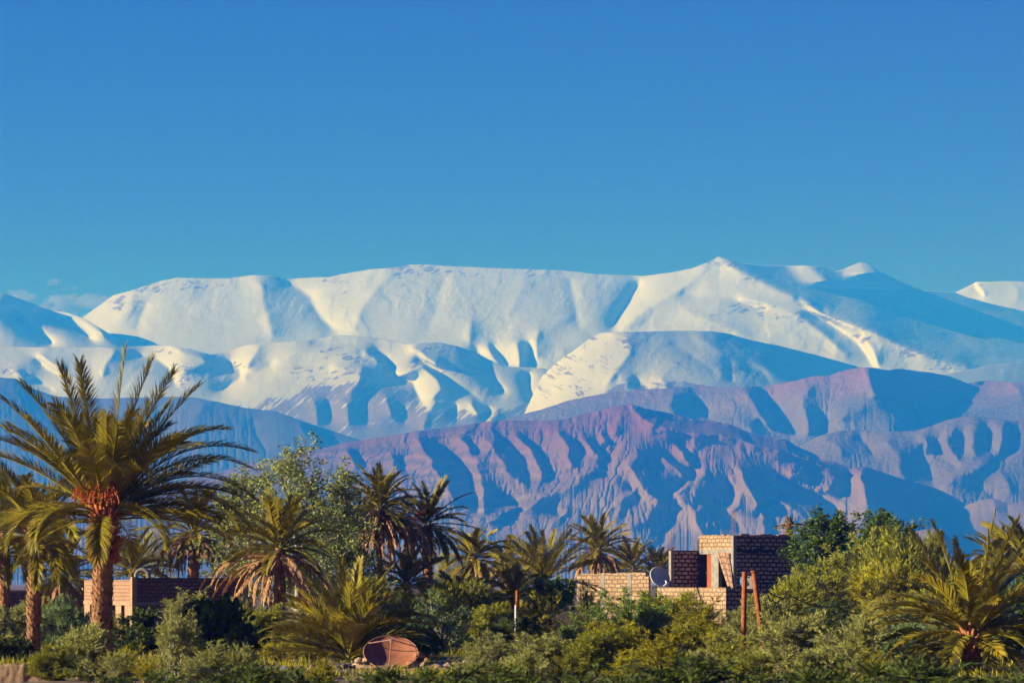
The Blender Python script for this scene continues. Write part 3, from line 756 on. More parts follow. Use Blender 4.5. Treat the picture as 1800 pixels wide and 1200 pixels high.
def block_house():
    root = empty('block_house', tuple(at(1290, gy(HD), HD)))
    tag(root, 'unfinished grey block house with orange door behind the olive hedge', 'house')
    base = root.location.copy()
    def loc(v): return (v[0] - base.x, v[1] - base.y)
    c = Vector((base.x, base.y, 0))                     # the near corner of the upper room
    zf = zrow(1033, HD)                                 # roof terrace
    zt = zrow(941, HD)
    T = 0.22
    # right shaded face and its far gable
    lr = along(c, UR, 1394)
    pr = c + UR * lr
    m = MB(); m.slab(loc(c + UR * 0.22), loc(pr), T, zf - 0.3, zt)
    w = m.build('wall', M_block_house, root); w['label'] = 'shaded block wall of the upper room'
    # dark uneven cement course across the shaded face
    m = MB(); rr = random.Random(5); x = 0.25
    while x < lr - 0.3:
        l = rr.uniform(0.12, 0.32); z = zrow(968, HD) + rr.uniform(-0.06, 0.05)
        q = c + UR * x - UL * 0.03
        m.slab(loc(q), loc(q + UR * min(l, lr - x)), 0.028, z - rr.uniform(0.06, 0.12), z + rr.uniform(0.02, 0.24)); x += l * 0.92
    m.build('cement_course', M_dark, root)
    # gable running back, jutting right
    pg = pr + UR * 0.32 + UL * 0.25
    m = MB(); m.slab(loc(pr + UL * 0.2 + UR * 0.01), loc(pr + UR * 0.30 + UL * 0.2), 1.6, zf - 0.4, zrow(944, HD)); m.build('wall', M_block_house, root)
    # sunlit face: blocks above a lintel
    ll = along(c, UL, 1228)
    zl = zrow(972, HD)
    pl = c + UL * ll
    m = MB(); m.slab(loc(pl), loc(c + UL * 0.30), T, zl + 0.28, zt, 0, zt - 0.02); w = m.build('wall', M_block_sand, root); w['label'] = 'sunlit block wall above the door'
    m = MB(); m.slab(loc(pl - UR * 0.0), loc(c + UL * 0.31), T + 0.01, zl - 0.02, zl + 0.28); bevel(m.build('lintel', M_conc, root))
    # corner pillar with bare reinforcing rods
    m = MB(); m.slab(loc(c + UL * 0.29 - UR * 0.04), loc(c - UR * 0.04), 0.25, zf - 0.3, zt + 0.02); bevel(m.build('pillar', M_conc, root), 0.03)
    def rods(q, z0, hgt, name='rebar'):
        m = MB()
        for i in (0.05, 0.2):
            for j in (0.05, 0.2):
                a = Vector((*loc(q + UL * i + UR * j), z0)); b = a + Vector((rr.uniform(-.04, .04), 0, hgt * rr.uniform(0.85, 1)))
                m.tube([a, b], 0.013, 4)
        for k in range(4):
            z = z0 + 0.25 + k * 0.28
            if z < z0 + hgt * 0.85:
                p = [Vector((*loc(q + UL * i + UR * j), z)) for i, j in ((.05, .05), (.2, .05), (.2, .2), (.05, .2), (.05, .05))]
                m.tube(p, 0.008, 4, False)
        m.build(name, M_rust, root)
    rods(c - UR * 0.04 + UL * 0.02, zt, 1.75)
    m = MB(); x = 0.25
    while x < lr - 0.3:
        l = rr.uniform(0.3, 0.5); q = c + UR * x + UL * rr.uniform(-.02, .02)
        m.slab(loc(q), loc(q + UR * (l - 0.03)), T, zt + 0.003, zt + rr.uniform(0.03, 0.13)); x += l
    x = 0.35
    while x < ll - 0.4:
        l = rr.uniform(0.3, 0.5); q = c + UL * x - UR * rr.uniform(0.0, .04)
        m.slab(loc(q + UL * (l - 0.03)), loc(q), T, zt + 0.003, zt + rr.uniform(0.02, 0.10)); x += l
    m.build('loose_blocks', M_block_sand, root)
    # middle pillar between the door and the rug opening
    a1, a0 = along(c, UL, 1251), along(c, UL, 1264)
    m = MB(); m.slab(loc(c + UL * a1 - UR * 0.05), loc(c + UL * a0 - UR * 0.05), 0.28, zf - 0.2, zl + 0.05); bevel(m.build('pillar', M_conc, root), 0.03)
    # door
    d0, d1 = along(c, UL, 1250), along(c, UL, 1241)
    m = MB(); m.slab(loc(c + UL * d1 + UR * 0.08), loc(c + UL * d0 + UR * 0.08), 0.05, zf, zl - 0.03)
    door = m.build('door', M_door, root)
    hm = MB(); q = c + UL * (d1 * .8 + d0 * .2) + UR * 0.02
    hm.tube([Vector((*loc(q), zf + 1.0)), Vector((*loc(q - UR * 0.06), zf + 1.0)), Vector((*loc(q - UR * 0.06 + UL * 0.12), zf + 1.0))], 0.02, 6); hm.build('handle', M_steel, door)
    # room behind: back wall and roof so the openings read dark
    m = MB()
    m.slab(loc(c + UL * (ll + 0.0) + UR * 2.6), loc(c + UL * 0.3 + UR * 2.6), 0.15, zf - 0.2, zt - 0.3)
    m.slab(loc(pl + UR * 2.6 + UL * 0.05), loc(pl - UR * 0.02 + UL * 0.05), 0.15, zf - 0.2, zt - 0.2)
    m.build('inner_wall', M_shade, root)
    m = MB()
    q0, q1, q2, q3 = pl + UR * 0.23, c + UL * 0.25 + UR * 0.23, c + UL * 0.25 + UR * 4.0, pl + UR * 4.0
    z = zt - 0.45
    m.quad(*[(*loc(q), z) for q in (q0, q1, q2, q3)]); m.quad(*[(*loc(q), z + 0.2) for q in (q0, q1, q2, q3)])
    m.build('roof', M_conc, root)
    m = MB(); z = zf - 0.02
    q0, q1, q2, q3 = pl - UR * 0.2, c + UL * 0.0 + UR * 0.2, c + UR * 4.4, pl + UR * 4.2
    m.quad(*[(*loc(q), z) for q in (q0, q1, q2, q3)]); m.build('terrace', M_conc, root)
    # lower room wall on the left (shaded face) with its end pillar
    cz = zrow(966, HD)
    le = (Vector(P(1184, 1000, HD)) - pl)
    s0 = along(pl, UR, 1184)
    m = MB(); m.slab(loc(pl + UR * s0), loc(pl), T, zf - 0.2, cz); w = m.build('wall', M_block_house, root); w['label'] = 'shaded wall left of the door'
    m = MB(); q = pl + UR * s0
    m.slab(loc(q + UL * 0.28 - UR * 0.2), loc(q - UR * 0.2), 0.22, zf - 0.3, cz - 0.02); bevel(m.build('pillar', M_conc, root), 0.03)
    rods(q - UR * 0.2 + UL * 0.02, cz, 1.5)
    # parapet of the storey below: sunlit face, then shaded face
    cp = Vector(P(1276, 1040, 181.0)); cp.z = 0
    zp = zrow(1032, 181)
    sl = along(cp, UL, 1152)
    m = MB(); m.slab(loc(cp + UL * sl), loc(cp), 0.25, -0.2, zp); w = m.build('wall', M_block_sand, root); w['label'] = 'low sandy block wall catching the sun'
    sr = along(cp, UR, 1400)
    m = MB(); m.slab(loc(cp + UR * 0.001 + UL * 0.0), loc(cp + UR * sr), 0.25, -0.2, zp - 0.03); m.build('wall', M_block_house, root)
    # terrace floor joins the two storeys
    m = MB(); z = zf - 0.12
    m.quad(*[(*loc(q), z) for q in (cp + UL * sl, cp + UL * .2 + UR * .2, cp + UR * sr, cp + UR * sr + UL * 6)]); m.build('terrace', M_conc, root)
    return zf, c, pl, ll
ZF, HC, HPL, HLL = block_house()

def yard_wall():
    D = 189.6
    a, b = Vector(P(1014, 1050, D + 1.9)), Vector(P(1140, 1050, D - 1.8))
    root = empty('block_wall', (a.x, a.y, 0))
    tag(root, 'sunlit sandy block wall with two flush pillars left of the block house', 'wall')
    loc = lambda v: (v[0] - a.x, v[1] - a.y)
    z0, z1 = zrow(1010, D + 1.9), zrow(1006, D - 1.8)
    d = (b - a); d.z = 0; L = d.length; d /= L
    n = Vector((d.y, -d.x, 0))
    m = MB(); m.slab(loc(a), loc(b - d * 0.25), 0.22, -0.2, z0, 0, z1); m.slab(loc(b - d * 0.25), loc(b), 0.22, -0.2, z1 - 0.26)
    m.build('masonry', M_block_sand, root)
    for px in (1060, 1107):
        t = (px - 1014) / 126.0
        q = a + d * L * t + n * 0.02
        m = MB(); m.slab(loc(q - d * 0.16), loc(q + d * 0.16), 0.2, -0.2, z0 + (z1 - z0) * t + 0.015); m.build('pillar', M_conc, root)
    m = MB()
    r = random.Random(2); x = 0.02
    while x < L - 0.7:
        l = r.uniform(0.35, 0.55); zz = z0 + (z1 - z0) * x / L
        q = a + d * x + n * r.uniform(0.004, 0.03); m.slab(loc(q), loc(q + d * (l - 0.03)), 0.2, zz + 0.003, zz + r.uniform(0.03, 0.10)); x += l
    m.build('coping', M_block_sand, root)
yard_wall()

# ------------------------------------------------------------------ brick building and mud walls on the left
def left_building():
    D = 130.0
    c = Vector(P(233, gy(D), D)); c.z = 0
    root = empty('brick_building', tuple(c))
    tag(root, 'single storey brick building with sunlit end and long dark front behind the big palm', 'building')
    loc = lambda v: (v[0] - c.x, v[1] - c.y)
    a = math.radians(24)
    ur = Vector((math.cos(a), math.sin(a), 0)); ul = Vector((-math.sin(a), math.cos(a), 0))
    zt = zrow(1015, D); zm = zrow(1057, D)
    lr = along(c, ur, 436); ll = along(c, ul, 148)
    m = MB(); m.slab(loc(c + ur * 0.2), loc(c + ur * lr), 0.3, zm, zt); w = m.build('wall', M_brick_shaded, root); w['label'] = 'brick upper wall in a darkened shade tone'
    m = MB(); m.slab(loc(c + ur * 0.2 - ul * 0.06), loc(c + ur * lr - ul * 0.06), 0.3, zm - 0.16, zm - 0.003); bevel(m.build('ledge', M_conc, root))
    m = MB(); m.slab(loc(c + ur * 0.2), loc(c + ur * lr), 0.3, -0.3, zm - 0.163); m.build('wall', M_brick_shaded, root)
    # sunlit end with two slots, built of piers
    m = MB(); m.slab(loc(c + ul * ll), loc(c + ul * 0.26), 0.3, zm + 0.02, zt - 0.1); w = m.build('wall', M_brick_lit, root); w['label'] = 'brick end wall in a lightened sunlit tone'
    m = MB(); m.slab(loc(c + ul * ll - ur * 0.04), loc(c + ul * 0.26 - ur * 0.04), 0.34, zm - 0.17, zm + 0.017); m.build('ledge', M_mudwall, root)
    cuts = [148, 157, 164, 196, 203, 213, 219, 229]
    m = MB()
    for p0, p1 in ((148, 158), (164, 197), (203, 213), (219, 231)):
        s0, s1 = along(c, ul, p0), along(c, ul, p1)
        m.slab(loc(c + ul * s0), loc(c + ul * max(s1, 0.26)), 0.3, -0.3, zm - 0.173)
    m.build('pier', M_mudwall, root)
    m = MB(); m.slab(loc(c + ul * ll + ur * 1.2), loc(c + ul * 0.3 + ur * 1.2), 0.1, -0.3, zm - 0.2); m.build('inner_wall', M_shade, root)  # backing in the painted shade tone behind the slots
    m = MB(); m.slab(loc(c + ul * 0.25 - ur * 0.03), loc(c - ur * 0.03 - ul * 0.03), 0.22, -0.3, zt + 0.04); bevel(m.build('corner_pillar', M_mudwall, root), 0.03)
    m = MB()
    q = [c + ul * ll, c + ul * .2 + ur * .1, c + ur * lr + ul * .1, c + ur * lr + ul * ll]
    m.quad(*[(*loc(v), zt - 0.5) for v in q]); m.build('roof', M_conc, root)
    # grey rendered strip at the far end
    e = c + ur * (lr - 0.35) - ul * 0.012
    m = MB(); m.slab(loc(e), loc(e + ur * 0.36), 0.012, zm, zt - 0.02); m.build('render_strip', M_conc, root)
left_building()

def mud_yard_wall():
    D = 150.0
    c = Vector(P(11, gy(D), D)); c.z = 0
    root = empty('mud_wall', tuple(c))
    tag(root, 'mud yard wall with a sunlit end and a shaded front at the left edge', 'wall')
    loc = lambda v: (v[0] - c.x, v[1] - c.y)
    a = math.radians(24)
    ur = Vector((math.cos(a), math.sin(a), 0)); ul = Vector((-math.sin(a), math.cos(a), 0))
    zt = zrow(1040, D)
    lr = along(c, ur, 152); ll = along(c, ul, -60)
    m = MB(); m.slab(loc(c), loc(c + ur * lr), 0.4, -0.3, zt); w = m.build('wall', M_brick_shaded, root)  # shaded front wears the darkened brick copy, its shade painted in
    m = MB(); m.slab(loc(c + ul * ll), loc(c + ul * 0.002), 0.4, -0.3, zt + 0.02); w = m.build('wall', M_mudwall, root)
    m = MB(); m.slab(loc(c + ur * 0.0 - ul * 0.05), loc(c + ur * lr - ul * 0.05), 0.5, zt + 0.003, zt + 0.10); bevel(m.build('coping', M_mud, root), 0.03)
    for p in (8, 146):
        s = along(c, ur, p)
        q = c + ur * s
        m = MB(); m.slab(loc(q - ul * 0.02), loc(q + ur * 0.3 - ul * 0.02), 0.3, zt + 0.104, zt + 0.45); bevel(m.build('stub_post', M_mudwall, root), 0.04)
mud_yard_wall()

# ------------------------------------------------------------------ rough stones and earth
def rock_mesh(seed, n=2, sq=(1, 0.85, 0.7)):
    import bmesh
    bm = bmesh.new(); bmesh.ops.create_icosphere(bm, subdivisions=n + 1, radius=0.5)
    r = np.random.RandomState(seed)
    planes = [(Vector(r.normal(size=3)).normalized(), r.uniform(0.26, 0.42)) for _ in range(9)]
    for v in bm.verts:
        for nn, d in planes:
            k = v.co.dot(nn) - d
            if k > 0: v.co -= nn * k * 0.9
        v.co += v.co * 0.08 * float(fbm(np.array([v.co.x * 5 + seed]), np.array([v.co.y * 5 + v.co.z * 3]), 2, 5)[0])
        v.co.x *= sq[0]; v.co.y *= sq[1]; v.co.z *= sq[2]
    me = bpy.data.meshes.new('rock'); bm.to_mesh(me); bm.free()
    return me
ROCKS = [rock_mesh(s, 2) for s in range(5)]

def bank_wall():
    """the low broken stone wall that edges the near bank"""
    r = random.Random(11)
    def run(name, label, x0, x1, D, top, hgt, mat, cat='wall', dens=1.0, size=(0.16, 0.34)):
        a = Vector(P(x0, top, D)); L = (x1 - x0) * K * D
        V = []; F = []; base = 0
        x = 0
        rows = max(1, int(hgt / 0.16))
        for row in range(rows):
            x = r.uniform(-.1, .1)
            while x < L:
                s = r.uniform(*size)
                me = r.choice(ROCKS)
                n = len(me.vertices)
                co = np.zeros(n * 3, np.float32); me.vertices.foreach_get('co', co); co = co.reshape(-1, 3)
                th = r.uniform(0, 6.28); c_, s_ = math.cos(th), math.sin(th)
                co = co @ np.array([[c_, -s_, 0], [s_, c_, 0], [0, 0, 1]]).T * s
                co += np.array([x, r.uniform(-.08, .25), 0.1 + row * 0.15 + r.uniform(-.05, .05)])
                V.append(co); f = np.array([tuple(p.vertices) for p in me.polygons]); F.append(f + base); base += n
                x += s * r.uniform(0.7, 1.0)
        V = np.concatenate(V); F = np.concatenate(F)
        o = link(name, make_mesh(name, V, F), mat)
        o.location = (a.x, D, 0)
        tag(o, label, cat)
    run('stone_wall', 'low broken wall of dark stones under the bushes left of the rusty dish', 118, 360, 86, 1172, 0.26, M_stone_dark)
    run('stone_wall', 'low row of dark stones between the pale metal strip and the dirt mound', 395, 640, 84, 1172, 0.30, M_stone_dark)
    # mud wall at the very left
    D = 76.0
    root = empty('mud_parapet', tuple(P(-60, gy(D), D)))
    tag(root, 'crumbling brown mud wall at the bottom left corner', 'wall')
    V = []; F = []
    nx, nz = 60, 8
    L = (112 + 60) * K * D
    zt = zrow(1167, D)
    def prof(i): return zt + 0.05 * fbm(np.array([i * 0.31]), np.array([0.3]), 3, 8)[0] - (0.06 if i > 36 else 0)
    for side in (0, 1):
        for i in range(nx + 1):
            for j in range(nz + 1):
                t = j / nz
                V.append((L * i / nx, side * (0.35 - 0.08 * t) + (0.02 + 0.04 * (i > 36)) * (1 - side) + 0.03 * fbm(np.array([i * .4 + 3]), np.array([j * .5 + side * 9]), 2, 4)[0], -0.2 + t * (prof(i) + 0.2)))
    W = (nx + 1) * (nz + 1); q = lambda s, i, j: s * W + i * (nz + 1) + j
    for i in range(nx):
        for j in range(nz):
            F.append((q(0, i, j), q(0, i + 1, j), q(0, i + 1, j + 1), q(0, i, j + 1))); F.append((q(1, i + 1, j), q(1, i, j), q(1, i, j + 1), q(1, i + 1, j + 1)))
        F.append((q(0, i, nz), q(0, i + 1, nz), q(1, i + 1, nz), q(1, i, nz)))
    for j in range(nz):
        F.append((q(0, nx, j), q(1, nx, j), q(1, nx, j + 1), q(0, nx, j + 1))); F.append((q(1, 0, j), q(0, 0, j), q(0, 0, j + 1), q(1, 0, j + 1)))
    link('masonry', make_mesh('masonry', V, np.array(F), True), M_mud, root)
bank_wall()

def mound():
    """the heaped pale earth under the rusty dish"""
    D = 88.0
    c = Vector(P(690, 1176, D))
    n = 60
    xs = np.linspace(-1.75, 2.75, n); ys = np.linspace(-1.2, 1.6, 36)
    X, Y = np.meshgrid(xs, ys)
    Z = 0.34 * np.exp(-((X + 0.85) / 0.5) ** 2 - (Y / 0.6) ** 2) + 0.16 * np.exp(-((X - 0.1) / 0.8) ** 2 - (Y / 0.7) ** 2) + 0.26 * np.exp(-((X - 1.6) / 0.9) ** 2 - ((Y - .3) / 0.7) ** 2)
    Z = Z * (1 + 0.5 * fbm(X * 2.3, Y * 2.3, 4, 12)) + 0.05 * fbm(X * 6, Y * 6, 3, 13) - 0.06
    e = np.clip(np.minimum(np.minimum(X + 1.75, 2.75 - X) / 0.4, np.minimum(Y + 1.2, 1.6 - Y) / 0.4), 0, 1)
    Z = Z * e - 0.2 * (1 - e)
    V = np.stack([X, Y, Z], -1).reshape(-1, 3); idx = np.arange(X.size).reshape(X.shape)
    F = np.stack([idx[:-1, :-1], idx[:-1, 1:], idx[1:, 1:], idx[1:, :-1]], -1).reshape(-1, 4)
    o = link('dirt_mound', make_mesh('dirt_mound', V, F, True), mat_mud('pale_earth', (0.40, 0.25, 0.14), (0.52, 0.34, 0.20), 3))
    o.location = (c.x, D, c.z + 0.02)
    tag(o, 'heap of pale earth under the rusty dish', None, None, 'structure')
mound()

ROCK_SPOTS = [  # px, py centre, width px, D, material, label
    (737, 1150, 22, 88, 'red', 'largest reddish rock in the pile right of the rusty dish'),
    (752, 1160, 16, 87.5, 'red', 'reddish rock at the right foot of the pile beside the dish'),
    (722, 1166, 18, 87, 'red', 'reddish rock tucked under the right rim of the rusty dish'),
    (760, 1152, 12, 88.2, 'red', 'small reddish rock at the right end of the pile by the dish'),
    (744, 1167, 14, 86.6, 'pale', 'pale rock in front of the reddish pile'),
    (731, 1176, 12, 86.2, 'red', 'small reddish rock in front of the dish legs'),
    (818, 1163, 16, 88, 'pale', 'lone pale rock on the bank right of the dish, left of the olive hedge'),
    (806, 1170, 9, 87.6, 'pale', 'little stone just left of the lone pale rock'),
    (629, 1160, 16, 87.5, 'pale', 'pale rock at the left tip of the dirt mound'),
    (612, 1168, 11, 86.5, 'pale', 'small pale stone at the foot of the bushy palm'),
    (545, 1178, 14, 83.5, 'pale', 'pale stone lying on the dark stone row'),
    (770, 1178, 12, 86, 'pale', 'stone on the bare bank between the dish and the hedge'),
    (389, 1176, 9, 82, 'white', 'white pebble beside the pale metal strip'),
    (703, 1181, 10, 85.6, 'pale', 'stone under the front rim of the rusty dish'),
]
def rocks():
    mats = {'red': M_stone_red, 'pale': M_stone, 'white': M_plastic}
    r = random.Random(3)
    for i, (px, py, w, D, mt, lab) in enumerate(ROCK_SPOTS):
        me = ROCKS[i % 5].copy()
        me.materials.clear(); me.materials.append(mats[mt])
        o = bpy.data.objects.new('rock', me); COL.objects.link(o)
        s = w * K * D * 1.1
        o.location = tuple(P(px, py, D)); o.scale = (s, s, s * r.uniform(0.8, 1.1)); o.rotation_euler = (r.uniform(-.3, .3), r.uniform(-.3, .3), r.uniform(0, 6))
        tag(o, lab, 'rock', 'rocks strewn around the rusty dish')
rocks()

# ------------------------------------------------------------------ dishes, posts, bits and pieces
def dish_mesh(R, depth, thick=0.012, rings=14, seg=56):
    """paraboloid bowl opening along +Z, rim at z = 0"""
    V = []; F = []
    for side in (0, 1):
        for i in range(rings + 1):
            for k in range(seg):
                rr_ = R * i / rings; a = 2 * math.pi * k / seg
                V.append((rr_ * math.cos(a), rr_ * math.sin(a), -depth * (1 - (i / rings) ** 2) - side * thick))
    W = (rings + 1) * seg
    for i in range(rings):
        for k in range(seg):
            k2 = (k + 1) % seg
            a, b, c, d = i * seg + k, i * seg + k2, (i + 1) * seg + k2, (i + 1) * seg + k
            F.append((a, d, c, b)); F.append((W + a, W + b, W + c, W + d))
    for k in range(seg):
        k2 = (k + 1) % seg
        F.append((rings * seg + k, W + rings * seg + k, W + rings * seg + k2, rings * seg + k2))
    return make_mesh('reflector', V, np.array(F), True)
def rim_mesh(R, r, seg=56):
    m = MB(); pts = [(R * math.cos(2 * math.pi * k / seg), R * math.sin(2 * math.pi * k / seg), 0) for k in range(seg + 1)]
    m.tube(pts, r, 6, False); return m

def rusty_dish():
    D = 88.0
    c = Vector(P(687, 1146, D)); R = 48 * K * D; f = 0.72 * R
    root = empty('satellite_dish', tuple(c))
    tag(root, 'big rusty red satellite dish lying tilted on the ground by the bushy palm', 'dish')
    tilt = math.radians(90 - 54)          # bowl axis: mostly up, leaning towards us
    hold = Matrix.Rotation(math.radians(4), 4, 'Y') @ Matrix.Rotation(tilt, 4, 'X')
    b = link('reflector', dish_mesh(R, 0.30 * R), M_rust_dish, root); b.matrix_local = hold
    r_ = rim_mesh(R, 0.018).build('rim', M_rust_light, root, True); r_.matrix_local = hold
    tip = Vector((0, 0, f * 0.82))
    for a in (math.radians(90 + 62), math.radians(90 - 62), math.radians(-90)):
        m = MB(); m.tube([tip, (R * 0.97 * math.cos(a), R * 0.97 * math.sin(a), 0)], 0.017, 6); s = m.build('strut', M_rust_light, root); s.matrix_local = hold
    m = MB(); m.tube([tip - Vector((0, 0, 0.10)), tip + Vector((0, 0, 0.03))], [0.05, 0.04], 10); l = m.build('feed_horn', M_steel, root); l.matrix_local = hold
    zt = -c.z + 0.06
    for dx, sx in ((0.02, 0.0), (0.42, 0.10), (0.50, 0.02)):
        m = MB(); m.tube([(dx, -0.30, -0.42), (dx - sx, -0.45, -0.72)], 0.016, 6); m.build('leg', M_rust_light, root)
    m = MB(); m.tube([(0, 0.15, -0.32), (0, 0.3, -0.9)], 0.05, 8); m.build('mount', M_rust, root)
rusty_dish()

def roof_dish():
    D = 183.0
    c = Vector(P(1160, 1013, D)); R = 18.5 * K * D
    root = empty('satellite_dish', tuple(c))
    tag(root, 'pale satellite dish with a blue grey bowl on the parapet of the block house', 'dish')
    ax = Vector((0.38, -0.80, 0.42)).normalized()
    hold = ax.to_track_quat('Z', 'Y').to_matrix().to_4x4()
    b = link('reflector', dish_mesh(R, 0.2 * R), M_dishgrey, root); b.matrix_local = hold
    r_ = rim_mesh(R, 0.035).build('rim', M_white, root, True); r_.matrix_local = hold
    inv = hold.inverted()
    tipw = Vector((0.42, -0.55, -0.42))
    m = MB(); m.tube([(0.15, -0.2, -0.62), tipw], 0.025, 6); m.build('feed_arm', M_white, root)
    m = MB(); m.tube([tipw, tipw + Vector((-0.08, 0.1, 0.16))], 0.05, 8); m.build('feed_horn', M_white, root)
    m = MB(); m.tube([(0.0, 0.2, -0.1), (0.08, 0.25, -0.95)], 0.03, 8); m.build('mast', M_steel, root)
roof_dish()

def posts():
    # white-footed pipe with a rusty sleeve
    D = 108.0
    root = empty('marker_pole', tuple(P(906, gy(D), D)))
    tag(root, 'thin white metal pole with a rusty top standing in the hedge', 'pole')
    h1, h2 = zrow(1063, D), zrow(1037, D)
    m = MB(); m.tube([(0, 0, -0.2), (0.01, 0, h1)], 0.036, 8); m.build('shaft', M_white, root, True)
    m = MB(); m.tube([(0.06, 0.02, h1 - 0.15), (0.07, 0.02, h2)], 0.062, 8); m.build('rusty_sleeve', M_rust, root, True)
    # two leaning rusty posts
    D = 100.0
    for (xt, yt, xb, yb, rad, lab) in ((1309, 1007, 1306, 1150, 0.095, 'upright rusty iron post standing left of its leaning neighbour before the block house'),
                                       (1325, 1005, 1345, 1150, 0.10, 'leaning rusty iron post standing right of the upright one before the block house')):
        b = Vector(P(xb, gy(D), D)); t = Vector(P(xt, yt, D))
        root = empty('iron_post', (b.x, D, 0)); tag(root, lab, 'post', 'rusty posts in the hedge')
        d = t - b
        m = MB(); m.tube([(0, 0, -0.2), (d.x, 0, t.z)], rad, 10); bevel(m.build('shaft', M_rust, root, True), 0.01)
        m = MB(); m.tube([(d.x, 0, t.z + 0.001), (d.x * 1.01, 0, t.z + 0.05)], rad * 1.18, 10); m.build('cap', M_rust, root, True)
posts()

def cables():
    r = random.Random(4)
    def cable(label, pts, rad=0.017):
        pts = [Vector(P(*p)) for p in pts]
        out = []
        for a, b in zip(pts[:-1], pts[1:]):
            for i in range(8):
                t = i / 8; p = a.lerp(b, t); p.z -= 0.12 * 4 * t * (1 - t); out.append(p)
        out.append(pts[-1])
        m = MB(); m.tube(out, rad, 6)
        tag(m.build('cable', M_dark, None, True), label, 'cable', 'black cables strung over the hedges')
    cable('black cable climbing rightwards over the olive bushes to the white pole', [(790, 1067, 104), (838, 1058, 106), (890, 1049, 108)])
    cable('black cable running from the rusty posts to the right over the hedge', [(1352, 1040, 99), (1392, 1048, 101), (1470, 1066, 104), (1545, 1079, 106), (1600, 1084, 106)], 0.022)
    cable('loose loop of black cable hanging beside the rusty posts', [(1350, 1045, 98.5), (1358, 1054, 98.5), (1372, 1052, 98.7), (1384, 1038, 99)], 0.022)
    cable('black cable across the grey green bushes at the left edge', [(-40, 1085, 103), (20, 1088, 104), (70, 1092, 105), (155, 1102, 106)], 0.016)
cables()

def rug():
    """striped rug hung from the lintel, swept to one side"""
    c = HC
    n, mrow = 14, 22
    ztop, zbot = zrow(970, HD) , zrow(1031, HD)
    V = []; U = []
    for j in range(mrow + 1):
        t = j / mrow
        xl = 1263 + (1283 - 1263) * t ** 0.9 if t < 1 else 1283
        xr = 1284 + (1294 - 1284) * t ** 1.3
        for i in range(n + 1):
            s = i / n
            px = xl + (xr - xl) * s
            q = c + UL * along(c, UL, px) - UR * (0.10 + 0.05 * math.sin(s * 16 + t * 4) + 0.10 * t)
            V.append((q.x, q.y, ztop + (zbot - ztop) * t + 0.05 * math.sin(s * 5)))
            U.append((s * 1.6, t * 2.2))
    F = [(j * (n + 1) + i, j * (n + 1) + i + 1, (j + 1) * (n + 1) + i + 1, (j + 1) * (n + 1) + i) for j in range(mrow) for i in range(n)]
    me = bpy.data.meshes.new('rug'); me.from_pydata(V, [], F)
    ul = me.uv_layers.new(name='UVMap')
    for l in me.loops: ul.data[l.index].uv = U[l.vertex_index]
    me.polygons.foreach_set('use_smooth', np.ones(len(F), bool))
    o = link('rug', me, M_rug); so = o.modifiers.new('thick', 'SOLIDIFY'); so.thickness = 0.02
    tag(o, 'brown striped rug hanging across the doorway of the block house', 'rug')
rug()

def small_things():
    # pale jerrycan on the parapet, blue bag beside it, tyre on the brick building
    D = 179.5
    o = Vector(P(1318, 1034, D))
    root = empty('water_can', tuple(o)); tag(root, 'pale plastic water can on the parapet behind the rusty posts', 'can')
    m = MB(); m.slab((-0.18, 0), (0.18, 0), 0.28, 0, 0.68); bevel(m.build('body', M_plastic, root), 0.05, 3)
    m = MB(); m.tube([(-0.12, 0.14, 0.66), (-0.12, 0.14, 0.78), (0.06, 0.14, 0.78), (0.06, 0.14, 0.66)], 0.03, 6); m.build('handle', M_plastic, root)
    m = MB(); m.tube([(0.12, 0.14, 0.66), (0.12, 0.14, 0.76)], 0.045, 8); m.build('lid', M_blue, root)
    me = rock_mesh(77, 2, (0.9, 0.7, 1.2)); o = link('plastic_bag', me, M_blue)
    o.location = tuple(P(1305, 1022, D)); o.scale = (0.34, 0.34, 0.62)
    tag(o, 'crumpled blue plastic bag left of the water can behind the rusty post', 'bag')
    # tyre
    D = 131.5
    root = empty('tyre', tuple(P(250, 1012, D))); tag(root, 'old pale tyre standing on the roof edge of the brick building', 'tyre')
    V = []; F = []; ns, nc = 36, 12; R, r = 0.30, 0.10
    for i in range(ns):
        a = 2 * math.pi * i / ns
        for j in range(nc):
            b = 2 * math.pi * j / nc
            rr_ = R + r * math.cos(b) * (1 if math.cos(b) < 0.3 else 0.82) + (0.012 if (i % 2 and math.cos(b) > 0.5) else 0)
            V.append((rr_ * math.cos(a), 0.085 * math.sin(b) * 1.2, rr_ * math.sin(a)))
    for i in range(ns):
        for j in range(nc):
            F.append((i * nc + j, ((i + 1) % ns) * nc + j, ((i + 1) % ns) * nc + (j + 1) % nc, i * nc + (j + 1) % nc))
    link('rubber', make_mesh('rubber', V, np.array(F), True), M_tyre, root)
    # pale blue metal strip on the stones
    D = 83.0
    a, b = Vector(P(432, 1174, D)), Vector(P(502, 1176, D))
    m = MB(); m.slab((a.x, a.y), (b.x, b.y), 0.16, a.z - 0.05, a.z + 0.06); m.slab((a.x + 0.03, a.y - 0.012), (a.x + 0.07, a.y - 0.012), 0.012, a.z - 0.07, a.z + 0.07)
    tag(bevel(m.build('metal_strip', M_pipe), 0.012), 'pale blue grey metal strip lying on the low stones', 'metal strip')
small_things()

